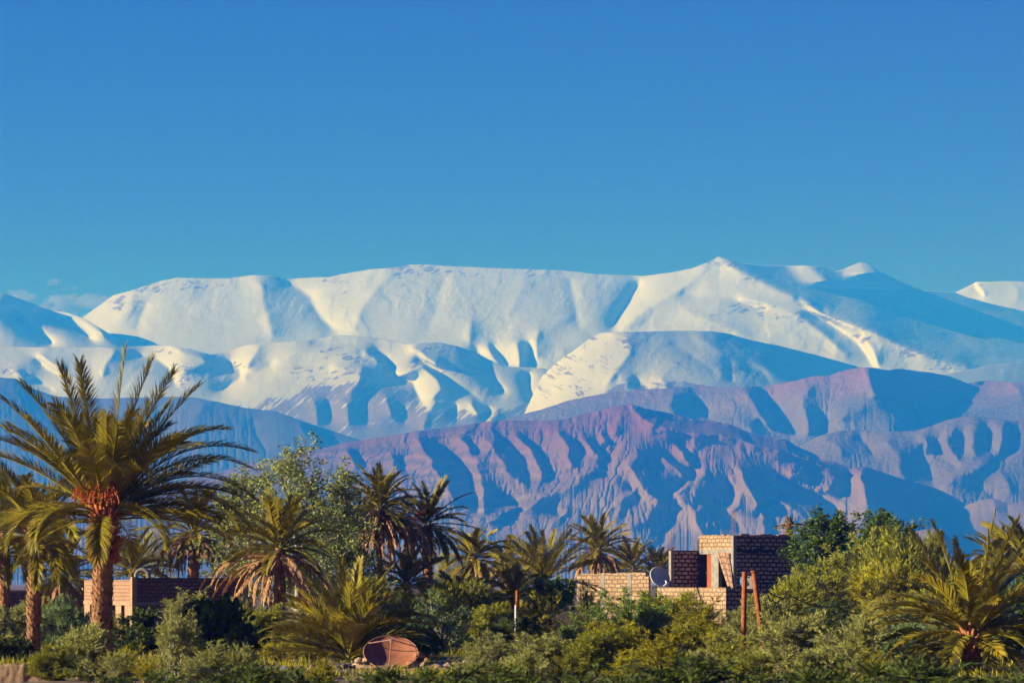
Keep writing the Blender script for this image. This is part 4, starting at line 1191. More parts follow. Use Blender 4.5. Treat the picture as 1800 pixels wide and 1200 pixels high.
# ------------------------------------------------------------------ foliage materials
def leaf_mat(name, a, b, c=None, sc=2.5, trans=0.22, spec=0.10, rough=0.55):
    s = NT(name)
    p = s.coord('Object')
    oi = s.n('ShaderNodeObjectInfo')
    n = s.noise(p, sc, 3); n2 = s.noise(p, sc * 9, 2)
    f = s.math('ADD', s.math('MULTIPLY', n, 0.6), s.math('MULTIPLY', n2, 0.4))
    col = s.ramp(f, [(0.36, a), (0.52, b), (0.66, c or b)])
    col = s.mix(s.math('MULTIPLY', oi.outputs['Random'], 0.3), col, (a[0] * .75, a[1] * .75, a[2] * .75))
    s.col(col)
    s.b.inputs['Roughness'].default_value = rough; s.b.inputs['Specular IOR Level'].default_value = spec
    tr = s.n('ShaderNodeBsdfTranslucent'); mx = s.n('ShaderNodeMixShader'); mx.inputs[0].default_value = trans
    s.l(s.mix(0.35, col, (0.20, 0.20, 0.03)), tr.inputs[0])
    out = s.t.nodes['Material Output']
    s.l(s.b.outputs[0], mx.inputs[1]); s.l(tr.outputs[0], mx.inputs[2]); s.l(mx.outputs[0], out.inputs[0])
    return s.m

M_frond = leaf_mat('palm_leaf', (0.186, 0.171, 0.010), (0.336, 0.259, 0.015), (0.518, 0.342, 0.021), 1.3, 0.2, 0.16, 0.45)
M_frond_far = leaf_mat('palm_leaf_far', (0.158, 0.151, 0.013), (0.292, 0.232, 0.015), (0.483, 0.330, 0.023), 1.0, 0.2, 0.16, 0.45)
M_frond_dead = leaf_mat('dry_frond', (0.330, 0.154, 0.063), (0.495, 0.251, 0.105), (0.500, 0.388, 0.182), 2.5, 0.12, 0.1, 0.8)
M_trunk = mat_plain('palm_trunk', (0.42, 0.20, 0.085), (0.17, 0.08, 0.04), 5.0, 0.9, 0, 0.05)
M_boot = mat_plain('leaf_base', (0.46, 0.19, 0.06), (0.20, 0.085, 0.038), 4.0, 0.85, 0, 0.03)
M_boot_red = mat_plain('fresh_leaf_base', (0.58, 0.17, 0.035), (0.34, 0.11, 0.03), 4.0, 0.7, 0, 0.02)
M_date = mat_plain('ripe_dates', (0.80, 0.19, 0.02), (0.60, 0.09, 0.015), 9.0, 0.5, 0, 0, 0.4)
M_bark = mat_plain('pale_bark', (0.36, 0.31, 0.25), (0.22, 0.18, 0.14), 5.0, 0.9, 0, 0.02)
M_stem = mat_plain('brown_stem', (0.15, 0.10, 0.065), (0.08, 0.055, 0.035), 6.0, 0.9, 0, 0.01)
LEAF = {
    'olive':  leaf_mat('olive_leaf', (0.176, 0.180, 0.014), (0.343, 0.331, 0.026), (0.500, 0.499, 0.043), 1.6),
    'sage':   leaf_mat('sage_leaf', (0.218, 0.234, 0.058), (0.416, 0.396, 0.097), (0.520, 0.520, 0.139), 1.8),
    'gold':   leaf_mat('yellowing_leaf', (0.223, 0.203, 0.007), (0.419, 0.353, 0.013), (0.494, 0.502, 0.022), 1.6),
    'green':  leaf_mat('green_leaf', (0.050, 0.090, 0.010), (0.105, 0.165, 0.014), (0.19, 0.26, 0.020), 1.5),
    'dark':   leaf_mat('dark_leaf', (0.053, 0.078, 0.014), (0.099, 0.130, 0.020), (0.181, 0.196, 0.029), 1.5),
    'blue':   leaf_mat('bluish_leaf', (0.110, 0.167, 0.055), (0.209, 0.287, 0.092), (0.340, 0.408, 0.126), 1.6),
    'poplar': leaf_mat('poplar_leaf', (0.147, 0.182, 0.034), (0.294, 0.320, 0.068), (0.520, 0.520, 0.158), 2.2),
    'vivid':  leaf_mat('fresh_green_leaf', (0.123, 0.210, 0.017), (0.200, 0.291, 0.025), (0.312, 0.372, 0.042), 1.8),
    'twig':   leaf_mat('dry_twig', (0.16, 0.11, 0.075), (0.24, 0.17, 0.12), None, 2.0, 0.05, 0.1),
    'conifer': leaf_mat('conifer_leaf', (0.032, 0.032, 0.014), (0.075, 0.06, 0.022), (0.12, 0.09, 0.03), 2.0),
    'tamarisk': leaf_mat('feathery_leaf', (0.228, 0.222, 0.028), (0.398, 0.352, 0.045), (0.500, 0.500, 0.071), 1.8),
}

# ------------------------------------------------------------------ leaf sheets
def nrm(a): return a / np.maximum(np.linalg.norm(a, axis=-1, keepdims=True), 1e-9)
def leaf_quads(base, dirv, length, width, rng, tip=0.25, roll=None):
    """tapered leaf blades: base (n,3), dirv (n,3), length (n,), width (n,)"""
    n = len(base)
    d = nrm(dirv)
    ref = rng.normal(size=(n, 3)) if roll is None else roll
    w = nrm(np.cross(d, ref)) * width[:, None] * 0.5
    tipp = base + d * length[:, None]
    mid = base + d * length[:, None] * 0.45
    V = np.stack([base, mid + w, tipp, mid - w], 1)
    return V.reshape(-1, 3)
def quad_faces(nq, off=0): return (np.arange(nq * 4).reshape(-1, 4) + off)

def tube_np(pts, rad, n=5):
    pts = np.asarray(pts, float); m = len(pts)
    t = np.gradient(pts, axis=0); t = nrm(t)
    ref = np.where(np.abs(t[:, 2:3]) < 0.9, np.array([[0, 0, 1.0]]), np.array([[1.0, 0, 0]]))
    x = nrm(np.cross(t, ref)); y = np.cross(t, x)
    a = np.arange(n) * 2 * np.pi / n
    V = pts[:, None] + (x[:, None] * np.cos(a)[None, :, None] + y[:, None] * np.sin(a)[None, :, None]) * np.asarray(rad)[:, None, None]
    idx = np.arange(m * n).reshape(m, n)
    F = np.stack([idx[:-1], np.roll(idx, -1, 1)[:-1], np.roll(idx, -1, 1)[1:], idx[1:]], -1).reshape(-1, 4)
    return V.reshape(-1, 3), F
class Acc:
    def __init__(s): s.V = []; s.F = []; s.n = 0
    def add(s, V, F): s.V.append(V); s.F.append(F + s.n); s.n += len(V)
    def mesh(s, name, smooth=False): return make_mesh(name, np.concatenate(s.V), np.concatenate(s.F), smooth)

# ------------------------------------------------------------------ date palms
def frond(L, az, e0, bend, rng, nl=46, ll=0.42, lw=0.035, twist=0.0, side=0.0, petiole=0.16, vee=0.45, origin=(0, 0, 0), sag=0.25, narrow=1.0, rr=0.022):
    """a feather leaf leaving the crown at azimuth az, elevation e0 (radians), bending down by bend"""
    m = 16
    s = np.linspace(0, 1, m)
    ang = e0 - bend * s ** 1.5
    lat = side * s ** 1.6
    ds = L / (m - 1)
    dx = np.cos(ang) * np.cos(lat); dy = np.cos(ang) * np.sin(lat); dz = np.sin(ang)
    pts = np.stack([np.cumsum(dx), np.cumsum(dy), np.cumsum(dz)], -1) * ds
    pts -= pts[0]
    acc = Acc()
    acc.add(*tube_np(pts, np.linspace(rr * 1.5, rr * 0.25, m), 3))
    T = nrm(np.gradient(pts, axis=0))
    S = nrm(np.cross(T, np.array([[0, 0, 1.0]]) + 1e-4)); N = np.cross(S, T)
    tw = twist * s
    S, N = S * np.cos(tw)[:, None] + N * np.sin(tw)[:, None], N * np.cos(tw)[:, None] - S * np.sin(tw)[:, None]
    u = np.linspace(petiole, 1.0, nl)
    u = np.repeat(u, 2) + rng.uniform(-.006, .006, nl * 2)
    u = np.clip(u, 0, 1)
    sg = np.tile([1.0, -1.0], nl)
    f = u * (m - 1); i0 = np.clip(f.astype(int), 0, m - 2); fr = (f - i0)[:, None]
    lerp = lambda A: A[i0] * (1 - fr) + A[i0 + 1] * fr
    B, t_, s_, n_ = lerp(pts), nrm(lerp(T)), nrm(lerp(S)), nrm(lerp(N))
    v = (u - petiole) / (1 - petiole)
    ca = np.radians(58 - 34 * v) * narrow + rng.normal(0, .07, nl * 2)
    d = t_ * np.cos(ca)[:, None] + (s_ * sg[:, None] * np.cos(vee) + n_ * np.sin(vee)) * np.sin(ca)[:, None]
    d = d + rng.normal(0, 0.07, (nl * 2, 3))
    ln = ll * (0.35 + 0.65 * np.sin(np.pi * np.clip(0.12 + 0.80 * v, 0, 1))) * rng.uniform(0.85, 1.12, nl * 2)
    # each leaflet in two pieces so that its tip sags
    d = nrm(d)
    w = nrm(np.cross(d, n_ + rng.normal(0, .25, (nl * 2, 3)))) * lw * 0.5
    mid = B + d * ln[:, None] * 0.5
    d2 = nrm(d + np.array([[0, 0, -sag]]))
    tip = mid + d2 * ln[:, None] * 0.5
    q = len(B)
    V = np.concatenate([B - w * .5, B + w * .5, mid - w, mid + w, tip - w * .12, tip + w * .12])
    k = np.arange(q)
    F = np.concatenate([np.stack([k, k + q, k + 3 * q, k + 2 * q], -1), np.stack([k + 2 * q, k + 3 * q, k + 5 * q, k + 4 * q], -1)])
    acc.add(V, F)
    Vv = np.concatenate(acc.V); Ff = np.concatenate(acc.F)
    c, s2 = math.cos(az), math.sin(az)
    Vv = Vv @ np.array([[c, s2, 0], [-s2, c, 0], [0, 0, 1]]) + np.asarray(origin)
    return Vv, Ff

def trunk_mesh(h, r0, r1, rng, lean=(0, 0), boots=True, seg=14, boot_r=0.05, rows=None):
    """tapered stem clad in the diamond stubs of old leaf bases"""
    acc = Acc()
    m = max(6, int(h / 0.3))
    z = np.linspace(-0.3, h, m); t = np.clip(z / h, 0, 1)
    px_ = lean[0] * t ** 1.5; py_ = lean[1] * t ** 1.5
    rad = r0 + (r1 - r0) * t + 0.12 * r0 * np.exp(-t * 8) + rng.normal(0, r0 * .03, m)
    acc.add(*tube_np(np.stack([px_, py_, z], -1), rad * 0.93, seg))
    if boots:
        row = 0.105 if rows is None else rows
        nb = int(h / row)
        Bv = []
        for i in range(nb):
            zz = i * row
            tt = zz / h
            R = np.interp(zz, z, rad); cx = lean[0] * tt ** 1.5; cy = lean[1] * tt ** 1.5
            k = max(7, int(2 * np.pi * R / 0.19))
            for j in range(k):
                if rng.random() < 0.08: continue
                a = 2 * np.pi * (j + 0.5 * (i % 2)) / k + rng.normal(0, .05)
                er = np.array([np.cos(a), np.sin(a), 0]); ea = np.array([-np.sin(a), np.cos(a), 0]); ez = np.array([0, 0, 1.0])
                c = np.array([cx, cy, zz]) + er * R * 0.90
                w = 0.095 * rng.uniform(0.8, 1.15); hh = row * rng.uniform(1.1, 1.9); out = boot_r * rng.uniform(0.5, 1.5)
                Bv.append([c - ea * w - ez * hh * .2, c - ez * hh * .8, c + ea * w - ez * hh * .2, c + er * out + ea * w * .45 + ez * hh * .75, c + er * out - ea * w * .45 + ez * hh * .75])
        Bv = np.array(Bv)
        nB = len(Bv); k = np.arange(nB) * 5
        acc.add(Bv.reshape(-1, 3), np.concatenate([np.stack([k, k + 1, k + 2, k + 3], -1), np.stack([k, k + 2, k + 3, k + 4], -1), np.stack([k + 1, k + 2, k + 3, k + 4], -1)]))
    return acc.mesh('trunk')

def boots_mesh(zlo, zhi, R, length, n, rng, up=0.75, lean=(0, 0), wid=0.075):
    """the cut leaf stalks that stick out below a crown like a pine cone"""
    acc = Acc()
    for i in range(n):
        t = i / n
        z = zlo + (zhi - zlo) * t
        a = i * 2.39996 + rng.normal(0, .1)
        er = np.array([np.cos(a), np.sin(a), 0]); ea = np.array([-np.sin(a), np.cos(a), 0])
        u = up * (0.55 + 0.9 * t) + rng.normal(0, .08)
        d = er * math.cos(u) + np.array([0, 0, math.sin(u)])
        nn = np.cross(d, ea)
        Rr = R * (1.0 - 0.25 * t)
        b = np.array([lean[0], lean[1], z]) + er * Rr * .75
        l = length * rng.uniform(0.65, 1.2) * (0.7 + 0.5 * t)
        w = wid * rng.uniform(.8, 1.2)
        pts = [b, b + d * l * .5 + np.array([0, 0, .02]), b + d * l]
        V = []
        for p, ww, th in zip(pts, (w * 1.25, w * .75, w * .5), (.05, .035, .022)):
            V += [p - ea * ww - nn * th, p + ea * ww - nn * th, p + ea * ww + nn * th, p - ea * ww + nn * th]
        F = []
        for s in (0, 4):
            for k in range(4): F.append((s + k, s + (k + 1) % 4, s + 4 + (k + 1) % 4, s + 4 + k))
        F.append((8, 9, 10, 11))
        acc.add(np.array(V), np.array(F))
    return acc.mesh('leaf_bases')

def date_mesh(origin, az, rng, n=46, spread=0.5, drop=0.9):
    acc = Acc()
    o = np.asarray(origin, float)
    er = np.array([math.cos(az), math.sin(az), 0])
    for i in range(n):
        d = er * rng.uniform(.2, 1.0) + rng.normal(0, .35, 3); d[2] = rng.uniform(.2, .9)
        t = np.linspace(0, 1, 7)[:, None]
        p = o + d * spread * t + np.array([[0, 0, -drop]]) * rng.uniform(.6, 1.15) * t ** 2
        acc.add(*tube_np(p, np.full(7, 0.010), 3))
        for k in range(9):
            c = p[2 + int(k * 5 / 9)] + rng.normal(0, .035, 3)
            r = .030
            V = c + r * np.array([[1, 0, 0], [0, 1, 0], [-1, 0, 0], [0, -1, 0], [0, 0, 1.3], [0, 0, -1.3]])
            acc.add(V, np.array([(0, 1, 4, 4), (1, 2, 4, 4), (2, 3, 4, 4), (3, 0, 4, 4), (1, 0, 5, 5), (2, 1, 5, 5), (3, 2, 5, 5), (0, 3, 5, 5)])[:, [0, 1, 2, 2]] if False else np.array([(0, 1, 4, 3), (1, 2, 5, 0), (2, 3, 4, 1), (3, 0, 5, 2)]))
    return acc.mesh('date_cluster')

def palm(label, px, D, py_crown, L, n, seed, skirt=0, trunk_r=0.2, ll=0.42, lw=0.035, nl=46, fmat=None, name='date_palm', lean=0.0, each=True, nofront=False, boots=0, group='date palms of the oasis',
         emin=-35, emax=86, bend=(0.5, 1.1), extra=(), dates=(), base_dz=0.0, skirt_len=None, azr=None, boot_mat=None, scruff=0.0, dead_in=0.0, rr=0.022):
    rng = np.random.RandomState(seed)
    b = P(px, gy(D), D)
    root = empty(name, (b[0], D, 0.0))
    tag(root, label, 'palm', group)
    zc = zrow(py_crown, D)
    h = max(zc - base_dz, 0.25)
    fm = fmat or M_frond
    lx = lean * K * D
    if h > 0.7:
        link('trunk', trunk_mesh(h, trunk_r, trunk_r * 0.85, rng, (lx, 0), boot_r=0.06 if D < 120 else 0.08, rows=0.105 if D < 120 else 0.16), M_trunk, root)
    top = np.array([lx, 0, h])
    if boots:
        link('leaf_bases', boots_mesh(h - boots, h + 0.15, trunk_r * 1.15, 0.42, int(70 * boots / 1.0 + 30), rng, lean=(lx, 0)), boot_mat or M_boot, root)
    single = Acc(); dead = Acc()
    def put(V, F, dry=False):
        if each and not dry:
            link('frond', make_mesh('frond', V, F), fm, root)
        else:
            (dead if dry else single).add(V, F)
    for i in range(n):
        t = (i + 0.5) / n
        e = math.radians(emax + (emin - emax) * t ** 0.85 + rng.normal(0, 5))
        az = i * 2.39996 + rng.normal(0, .15)
        if azr is not None: az = azr[0] + (azr[1] - azr[0]) * rng.random()
        if nofront and math.sin(az) < -0.35 and e < math.radians(42): continue
        l = L * rng.uniform(0.82, 1.06) * (0.86 + 0.14 * math.sin(math.pi * t))
        er = np.array([math.cos(az), math.sin(az), 0])
        o = top + er * trunk_r * 0.55 * min(1, t + .3) + np.array([0, 0, 0.35 * (1 - t) - 0.1])
        V, F = frond(l, az, e, rng.uniform(*bend) * (0.55 + 0.45 * math.cos(max(e, 0))), rng, nl, ll, lw, rng.normal(0, .5), rng.normal(0, .22), origin=o, vee=rng.uniform(.2, .6), rr=rr)
        put(V, F, rng.random() < dead_in)
    for (az, e, l, bd, sd, tw) in extra:
        az, e, bd = math.radians(az), math.radians(e), math.radians(bd)
        er = np.array([math.cos(az), math.sin(az), 0])
        V, F = frond(l, az, e, bd, rng, nl, ll, lw, tw, sd, origin=top + er * trunk_r * .5 + np.array([0, 0, .15]), vee=.4, rr=rr)
        put(V, F)
    if single.V: link('crown', single.mesh('crown'), fm, root)
    for i in range(skirt):
        t = i / max(skirt, 1)
        az = i * 2.39996 + rng.normal(0, .2)
        er = np.array([math.cos(az), math.sin(az), 0])
        sl = (skirt_len or L * 0.62) * rng.uniform(.6, 1.1)
        e = math.radians(rng.uniform(-40, 12)); bd = math.radians(rng.uniform(55, 100)) + e * .6
        o = top + er * trunk_r * .8 + np.array([0, 0, -0.25 - 0.35 * t])
        V, F = frond(sl, az, e, bd, rng, max(20, int(nl * .6)), ll * .7, lw * 1.2, rng.normal(0, .6), rng.normal(0, .25), origin=o, narrow=.52, sag=1.0, vee=-.1, rr=rr * 1.2)
        dead.add(V, F)
    if dead.V: link('dead_fronds', dead.mesh('dead_fronds'), M_frond_dead, root)
    for (az, dz, dr) in dates:
        a = math.radians(az)
        link('date_cluster', date_mesh(top + np.array([math.cos(a) * .42, math.sin(a) * .42, dz]), a, rng, drop=dr), M_date, root)
    return root

# image-plane fronds of the big palm: azimuth 180 leans left, 0 leans right
palm('tall date palm with red date clusters and wide feathery crown at the left', 178, 92, 908, 4.5, 58, 5, trunk_r=0.36, ll=0.72, lw=0.038, nl=120, boots=1.5, lean=6, nofront=True, emin=2, emax=84, bend=(.35, .95), boot_mat=M_boot_red,
     dates=((255, 1.35, 1.0), (290, 1.1, .8), (192, 1.15, 1.0)), rr=0.03,
     extra=((172, 68, 4.9, 22, .1, .4), (185, 58, 4.9, 20, -.1, .3), (176, 50, 4.9, 42, .1, .2), (170, 78, 4.9, 8, 0, .5), (160, 84, 4.9, 6, 0, .6), (20, 87, 5.3, 6, 0, .2), (10, 80, 5.1, 12, 0, .5), (-8, 72, 5.0, 16, .1, .5), (6, 64, 5.0, 20, 0, .3),
            (-4, 62, 4.9, 62, 0, .3), (3, 54, 5.3, 70, .05, .2), (-6, 48, 5.2, 72, 0, .1), (5, 40, 5.1, 80, 0, .2), (8, 28, 4.9, 78, 0, .1), (-10, 36, 4.8, 96, 0, .2), (-3, 20, 4.4, 80, 0, 0),
            (186, 22, 3.6, 100, 0, .2), (178, 8, 3.0, 100, 0, .1), (-14, 6, 2.8, 105, 0, .1), (268, -25, 2.0, 70, 0, .1), (285, 66, 3.4, 100, .2, .4), (245, 70, 3.6, 95, .1, .5), (310, 64, 3.4, 105, -.1, .5), (205, 20, 2.9, 110, .2, .2), (335, 20, 2.7, 110, .2, .2)))
palm('slender leaning date palm at the left edge with a shaggy cone of leaf stalks', 58, 98, 942, 3.0, 42, 8, trunk_r=0.24, ll=0.55, lw=0.05, nl=64, boots=0.9, lean=6, emin=-25, emax=82, bend=(.7, 1.3), boot_mat=M_boot,
     extra=((178, 30, 3.0, 90, 0, 0), (185, 55, 3.0, 80, 0, .2), (10, 70, 3.0, 40, 0, .3), (170, 75, 3.2, 40, 0, .3)))
palm('bushy stemless palm of arching golden green fronds behind the rusty dish', 612, 91, 1158, 2.75, 48, 12, trunk_r=0.22, ll=0.50, lw=0.044, nl=74, emin=14, emax=86, bend=(.5, 1.15), rr=0.024,
     extra=((178, 46, 2.9, 72, 0, .2), (170, 52, 2.9, 60, .1, .2), (190, 40, 2.8, 70, 0, .1), (5, 52, 3.0, 68, 0, .2), (-6, 44, 3.0, 62, 0, .1), (12, 38, 2.9, 60, 0, .1), (60, 84, 3.0, 14, 0, .3), (120, 86, 3.0, 10, 0, .3), (20, 74, 3.0, 24, 0, .3), (160, 72, 3.0, 26, 0, .3)))
palm('large low palm with tall pale fronds filling the lower right corner', 1708, 84, 1122, 2.9, 44, 14, trunk_r=0.3, ll=0.50, lw=0.048, nl=74, emin=-12, emax=86, bend=(.4, 1.2), boots=.35, boot_mat=M_boot, rr=0.028,
     extra=((178, 78, 3.4, 12, 0, .5), (165, 66, 3.5, 10, .1, .5), (10, 84, 3.6, 8, 0, .4), (-5, 76, 3.6, 14, 0, .4), (8, 68, 3.4, 20, 0, .4), (176, 40, 3.2, 66, 0, .2), (184, 32, 3.3, 62, 0, .1), (172, 22, 3.2, 55, 0, .1), (190, 8, 2.7, 60, 0, .1), (180, 50, 3.2, 76, 0, .2), (0, 40, 3.0, 60, 0, .2), (-10, 25, 3.0, 70, 0, .1), (200, -2, 2.6, 50, 0, 0)))
FAR = dict(fmat=M_frond_far, each=False, nl=46, lw=0.07)
MIDP = dict(fmat=M_frond_far, each=True, nl=50, lw=0.06)
palm('dark palm crowded at the left edge behind the slender leaning palm', 8, 125, 935, 3.0, 40, 21, ll=0.5, trunk_r=.25, skirt=10, **FAR)
palm('small palm with hanging brown fronds between the slender palm and the tall palm', 112, 140, 1012, 2.4, 34, 22, ll=0.42, trunk_r=.22, skirt=22, skirt_len=1.7, **MIDP)
palm('green palm peeping over the brick building just right of the tall trunk', 234, 150, 1005, 2.5, 34, 23, ll=0.42, trunk_r=.22, emin=-5, **FAR)
palm('palm with a thick brown beard above the roof of the brick building', 340, 152, 938, 2.9, 44, 24, ll=0.45, trunk_r=.3, skirt=60, skirt_len=2.6, emin=-25, **MIDP)
palm('palm with a wide skirt of dead brown fronds left of the bushy palm', 492, 118, 962, 2.5, 38, 25, ll=0.46, trunk_r=.24, skirt=54, skirt_len=3.4, emin=-10, **MIDP)
palm('tallest dense palm with a long brown beard beside the poplar', 668, 150, 893, 2.7, 58, 26, ll=0.42, trunk_r=.26, skirt=95, skirt_len=3.6, emin=-30, bend=(.7, 1.3), **MIDP)
palm('tall palm with a black trunk and windswept crown right of the bearded palm', 752, 152, 922, 2.9, 38, 27, ll=0.42, trunk_r=.27, skirt=5, emin=-45, skirt_len=2.6, bend=(.4, .95), dates=((230, .5, .5),), **MIDP)
palm('slim palm with drooping brown lower fronds right of the black trunked palm', 832, 158, 982, 2.3, 34, 28, ll=0.38, trunk_r=.2, skirt=16, skirt_len=2.3, **MIDP)
palm('dark drooping palm in shade between the slim palm and the spiky palm', 888, 172, 985, 2.8, 34, 29, ll=0.4, trunk_r=.22, skirt=16, emin=-30, emax=60, bend=(1.0, 1.6), **FAR)
palm('small palm with a brown beard in front of the spiky palm', 903, 140, 1052, 2.0, 32, 30, ll=0.36, trunk_r=.2, skirt=14, skirt_len=1.2, emin=-10, **MIDP)
palm('spiky upright palm with long straight green fronds left of the sandy wall', 957, 165, 1020, 3.6, 34, 31, ll=0.5, trunk_r=.22, skirt=8, emin=5, emax=84, bend=(.2, .7), **MIDP)
palm('round headed palm with dead fronds hanging behind the sandy block wall', 1052, 200, 968, 3.1, 48, 32, ll=0.45, trunk_r=.28, skirt=46, skirt_len=2.6, emin=-20, bend=(.5, 1.1), **MIDP)
palm('smaller palm half hidden right of the round headed palm', 1112, 215, 1000, 2.9, 34, 33, ll=0.45, trunk_r=.25, emin=-10, **FAR)
palm('low dark palm behind the satellite dish of the block house', 1158, 215, 1012, 2.7, 34, 34, ll=0.45, trunk_r=.25, emin=-5, **FAR)
palm('small dark palm below the black trunked palm', 716, 140, 1028, 2.0, 30, 35, ll=0.38, trunk_r=.2, emin=0, **FAR)
palm('low palm in the hedge right of the small dark palm', 805, 135, 1062, 1.8, 24, 36, ll=0.36, trunk_r=.2, emin=0, **FAR)
palm('dark palm crown rising behind the hedge in the upper right', 1758, 150, 985, 2.2, 34, 37, ll=0.36, trunk_r=.22, emin=5, **FAR)
palm('palm fronds reaching in over the hedge at the right edge', 1815, 118, 1010, 2.9, 30, 38, ll=0.45, trunk_r=.22, emin=0, **FAR)
palm('dusty palm in the shade between the brown bearded palms', 420, 160, 930, 3.0, 36, 39, ll=0.45, trunk_r=.24, skirt=12, **FAR)
# the dead palm behind the house: a bare stem with a few dry remnants
def dead_palm():
    D = 196.0
    rng = np.random.RandomState(50)
    root = empty('dead_palm', tuple(P(1387, gy(D), D))); tag(root, 'dead palm stump with a few withered fronds above the corner of the block house', 'palm')
    h = zrow(917, D)
    link('trunk', trunk_mesh(h, .2, .26, rng, boot_r=.1, rows=.16), M_trunk, root)
    link('leaf_bases', boots_mesh(h - .35, h + .2, .24, .25, 26, rng), M_stem, root)
    acc = Acc()
    for az, l in ((5, 1.5), (-15, 1.3), (25, 1.6), (180, 1.0), (200, .8), (-60, 1.0), (90, 1.1)):
        acc.add(*frond(l, math.radians(az), math.radians(rng.uniform(10, 35)), math.radians(rng.uniform(50, 90)), rng, 18, .28, .07, 0, 0, origin=(0, 0, h - .35), narrow=.5, rr=.05))
    link('dead_fronds', acc.mesh('dead_fronds'), M_frond_dead, root)
dead_palm()

# ------------------------------------------------------------------ bushes
def bush_meshes(seed, R=1.0, Hh=1.6, shoots=46, subs=7, leaves=30, ll=0.10, lw=0.026, upright=0.55, crown_low=0.05, spike=0.0, lseg=0.35):
    """shoots fan out from the root; side shoots carry the leaves, so the outline stays ragged"""
    rng = np.random.RandomState(seed)
    stems = Acc(); B = []; Dv = []; Ln = []
    lobes = rng.normal(size=(9, 3)); lobes = nrm(lobes); lobes[:, 2] = np.abs(lobes[:, 2])
    for i in range(shoots):
        a = rng.uniform(0, 2 * np.pi)
        zc = rng.uniform(crown_low, 1) ** 0.8
        rad = math.sqrt(max(0, 1 - (zc * .97) ** 2)) * rng.uniform(.72, 1.0)
        tgt = np.array([R * rad * math.cos(a), R * rad * math.sin(a), Hh * zc])
        # lumpy outline
        lump = 0.80 + 0.30 * np.max(lobes @ nrm(tgt[None] / np.array([R, R, Hh]))[0])**3 + rng.normal(0, .05)
        tgt = tgt * lump
        if rng.random() < spike: tgt[2] += rng.uniform(.15, .5) * Hh
        b = np.array([rng.normal(0, .12) * R, rng.normal(0, .12) * R, 0])
        t = np.linspace(0, 1, 7)[:, None]
        mid = np.array([0, 0, upright * Hh * zc * .5])
        p = b + (tgt - b) * t + mid * (t * (1 - t) * 2) + rng.normal(0, .02, (7, 3)) * t
        stems.add(*tube_np(p, np.linspace(.028, .006, 7) * (R ** .5), 3))
        for k in range(subs):
            u = rng.uniform(.35, 1.0) if k else 1.0
            f = u * 6; i0 = min(int(f), 5)
            q = p[i0] * (1 - (f - i0)) + p[i0 + 1] * (f - i0)
            axis = nrm((p[i0 + 1] - p[i0])[None])[0]
            d = nrm((axis * .55 + rng.normal(0, .55, 3) + np.array([0, 0, upright * .8]))[None])[0]
            l = lseg * rng.uniform(.5, 1.25) * (1.25 - .4 * u)
            s = rng.uniform(0.05, 1, leaves)
            sag = np.array([0, 0, -.10]) * (s ** 2)[:, None] * l
            B.append(q + d * l * s[:, None] + sag + rng.normal(0, .018, (leaves, 3)))
            Dv.append(d * 1.0 + rng.normal(0, .42, (leaves, 3)))
            Ln.append(np.full(leaves, ll) * rng.uniform(.65, 1.2, leaves) * (1.1 - .35 * s))
            if k < 3: stems.add(*tube_np(np.stack([q, q + d * l * .5, q + d * l]), [.008, .005, .003], 3))
    B = np.concatenate(B); Dv = np.concatenate(Dv); Ln = np.concatenate(Ln)
    keep = B[:, 2] > 0.02
    B, Dv, Ln = B[keep], Dv[keep], Ln[keep]
    V = leaf_quads(B, Dv, Ln, Ln * (lw / ll), rng)
    ext = (float(np.percentile(np.hypot(B[:, 0], B[:, 1]), 96)), float(np.percentile(B[:, 2], 98.5)))
    return make_mesh('foliage', V, quad_faces(len(B))), stems.mesh('stems'), ext

PROTO = {}
def proto(kind, v):
    key = (kind, v)
    if key not in PROTO:
        s = 100 + v * 7
        kw = {'olive': dict(Hh=1.5, shoots=56, subs=9, leaves=26, ll=.16, lw=.030, upright=.75, lseg=.5),
              'feather': dict(R=.8, Hh=2.0, shoots=50, subs=10, leaves=28, ll=.12, lw=.025, upright=1.0, spike=.35, lseg=.4),
              'broad': dict(Hh=1.45, shoots=60, subs=9, leaves=20, ll=.13, lw=.075, upright=.35, lseg=.3),
              'loose': dict(Hh=1.6, shoots=36, subs=7, leaves=22, ll=.13, lw=.03, upright=.85, spike=.3, lseg=.45),
              'twiggy': dict(Hh=1.3, shoots=70, subs=9, leaves=12, ll=.12, lw=.012, upright=.4)}[kind]
        PROTO[key] = bush_meshes(s + hash_kind(kind), **kw)
    return PROTO[key]
def hash_kind(k): return {'olive': 0, 'feather': 31, 'broad': 57, 'loose': 83, 'twiggy': 97}[k]
_mc = {}
def with_mat(me, mat):
    k = (me.name, mat.name)
    if k not in _mc:
        c = me.copy(); c.materials.clear(); c.materials.append(mat); _mc[k] = c
    return _mc[k]
BR = random.Random(17)
def bush(label, px, top, wpx, D, kind='olive', leaf='olive', v=0, name='bush', cat='bush', group=None, base=None):
    """px centre column, top row, crown width in pixels, distance"""
    fo, st, (R, Hp) = proto(kind, v % 4)
    w = wpx * K * D / 2 / R
    h = zrow(top, D) / Hp
    root = empty(name, (float(P(px, 0, D)[0]), D, 0.0), BR.uniform(0, 6.28))
    root.scale = (w, w * BR.uniform(.85, 1.1), h)
    tag(root, label, cat, group)
    link('foliage', with_mat(fo, LEAF[leaf]), None, root)
    link('stems', with_mat(st, M_bark if leaf in ('blue', 'sage') else M_stem), None, root)
    return root

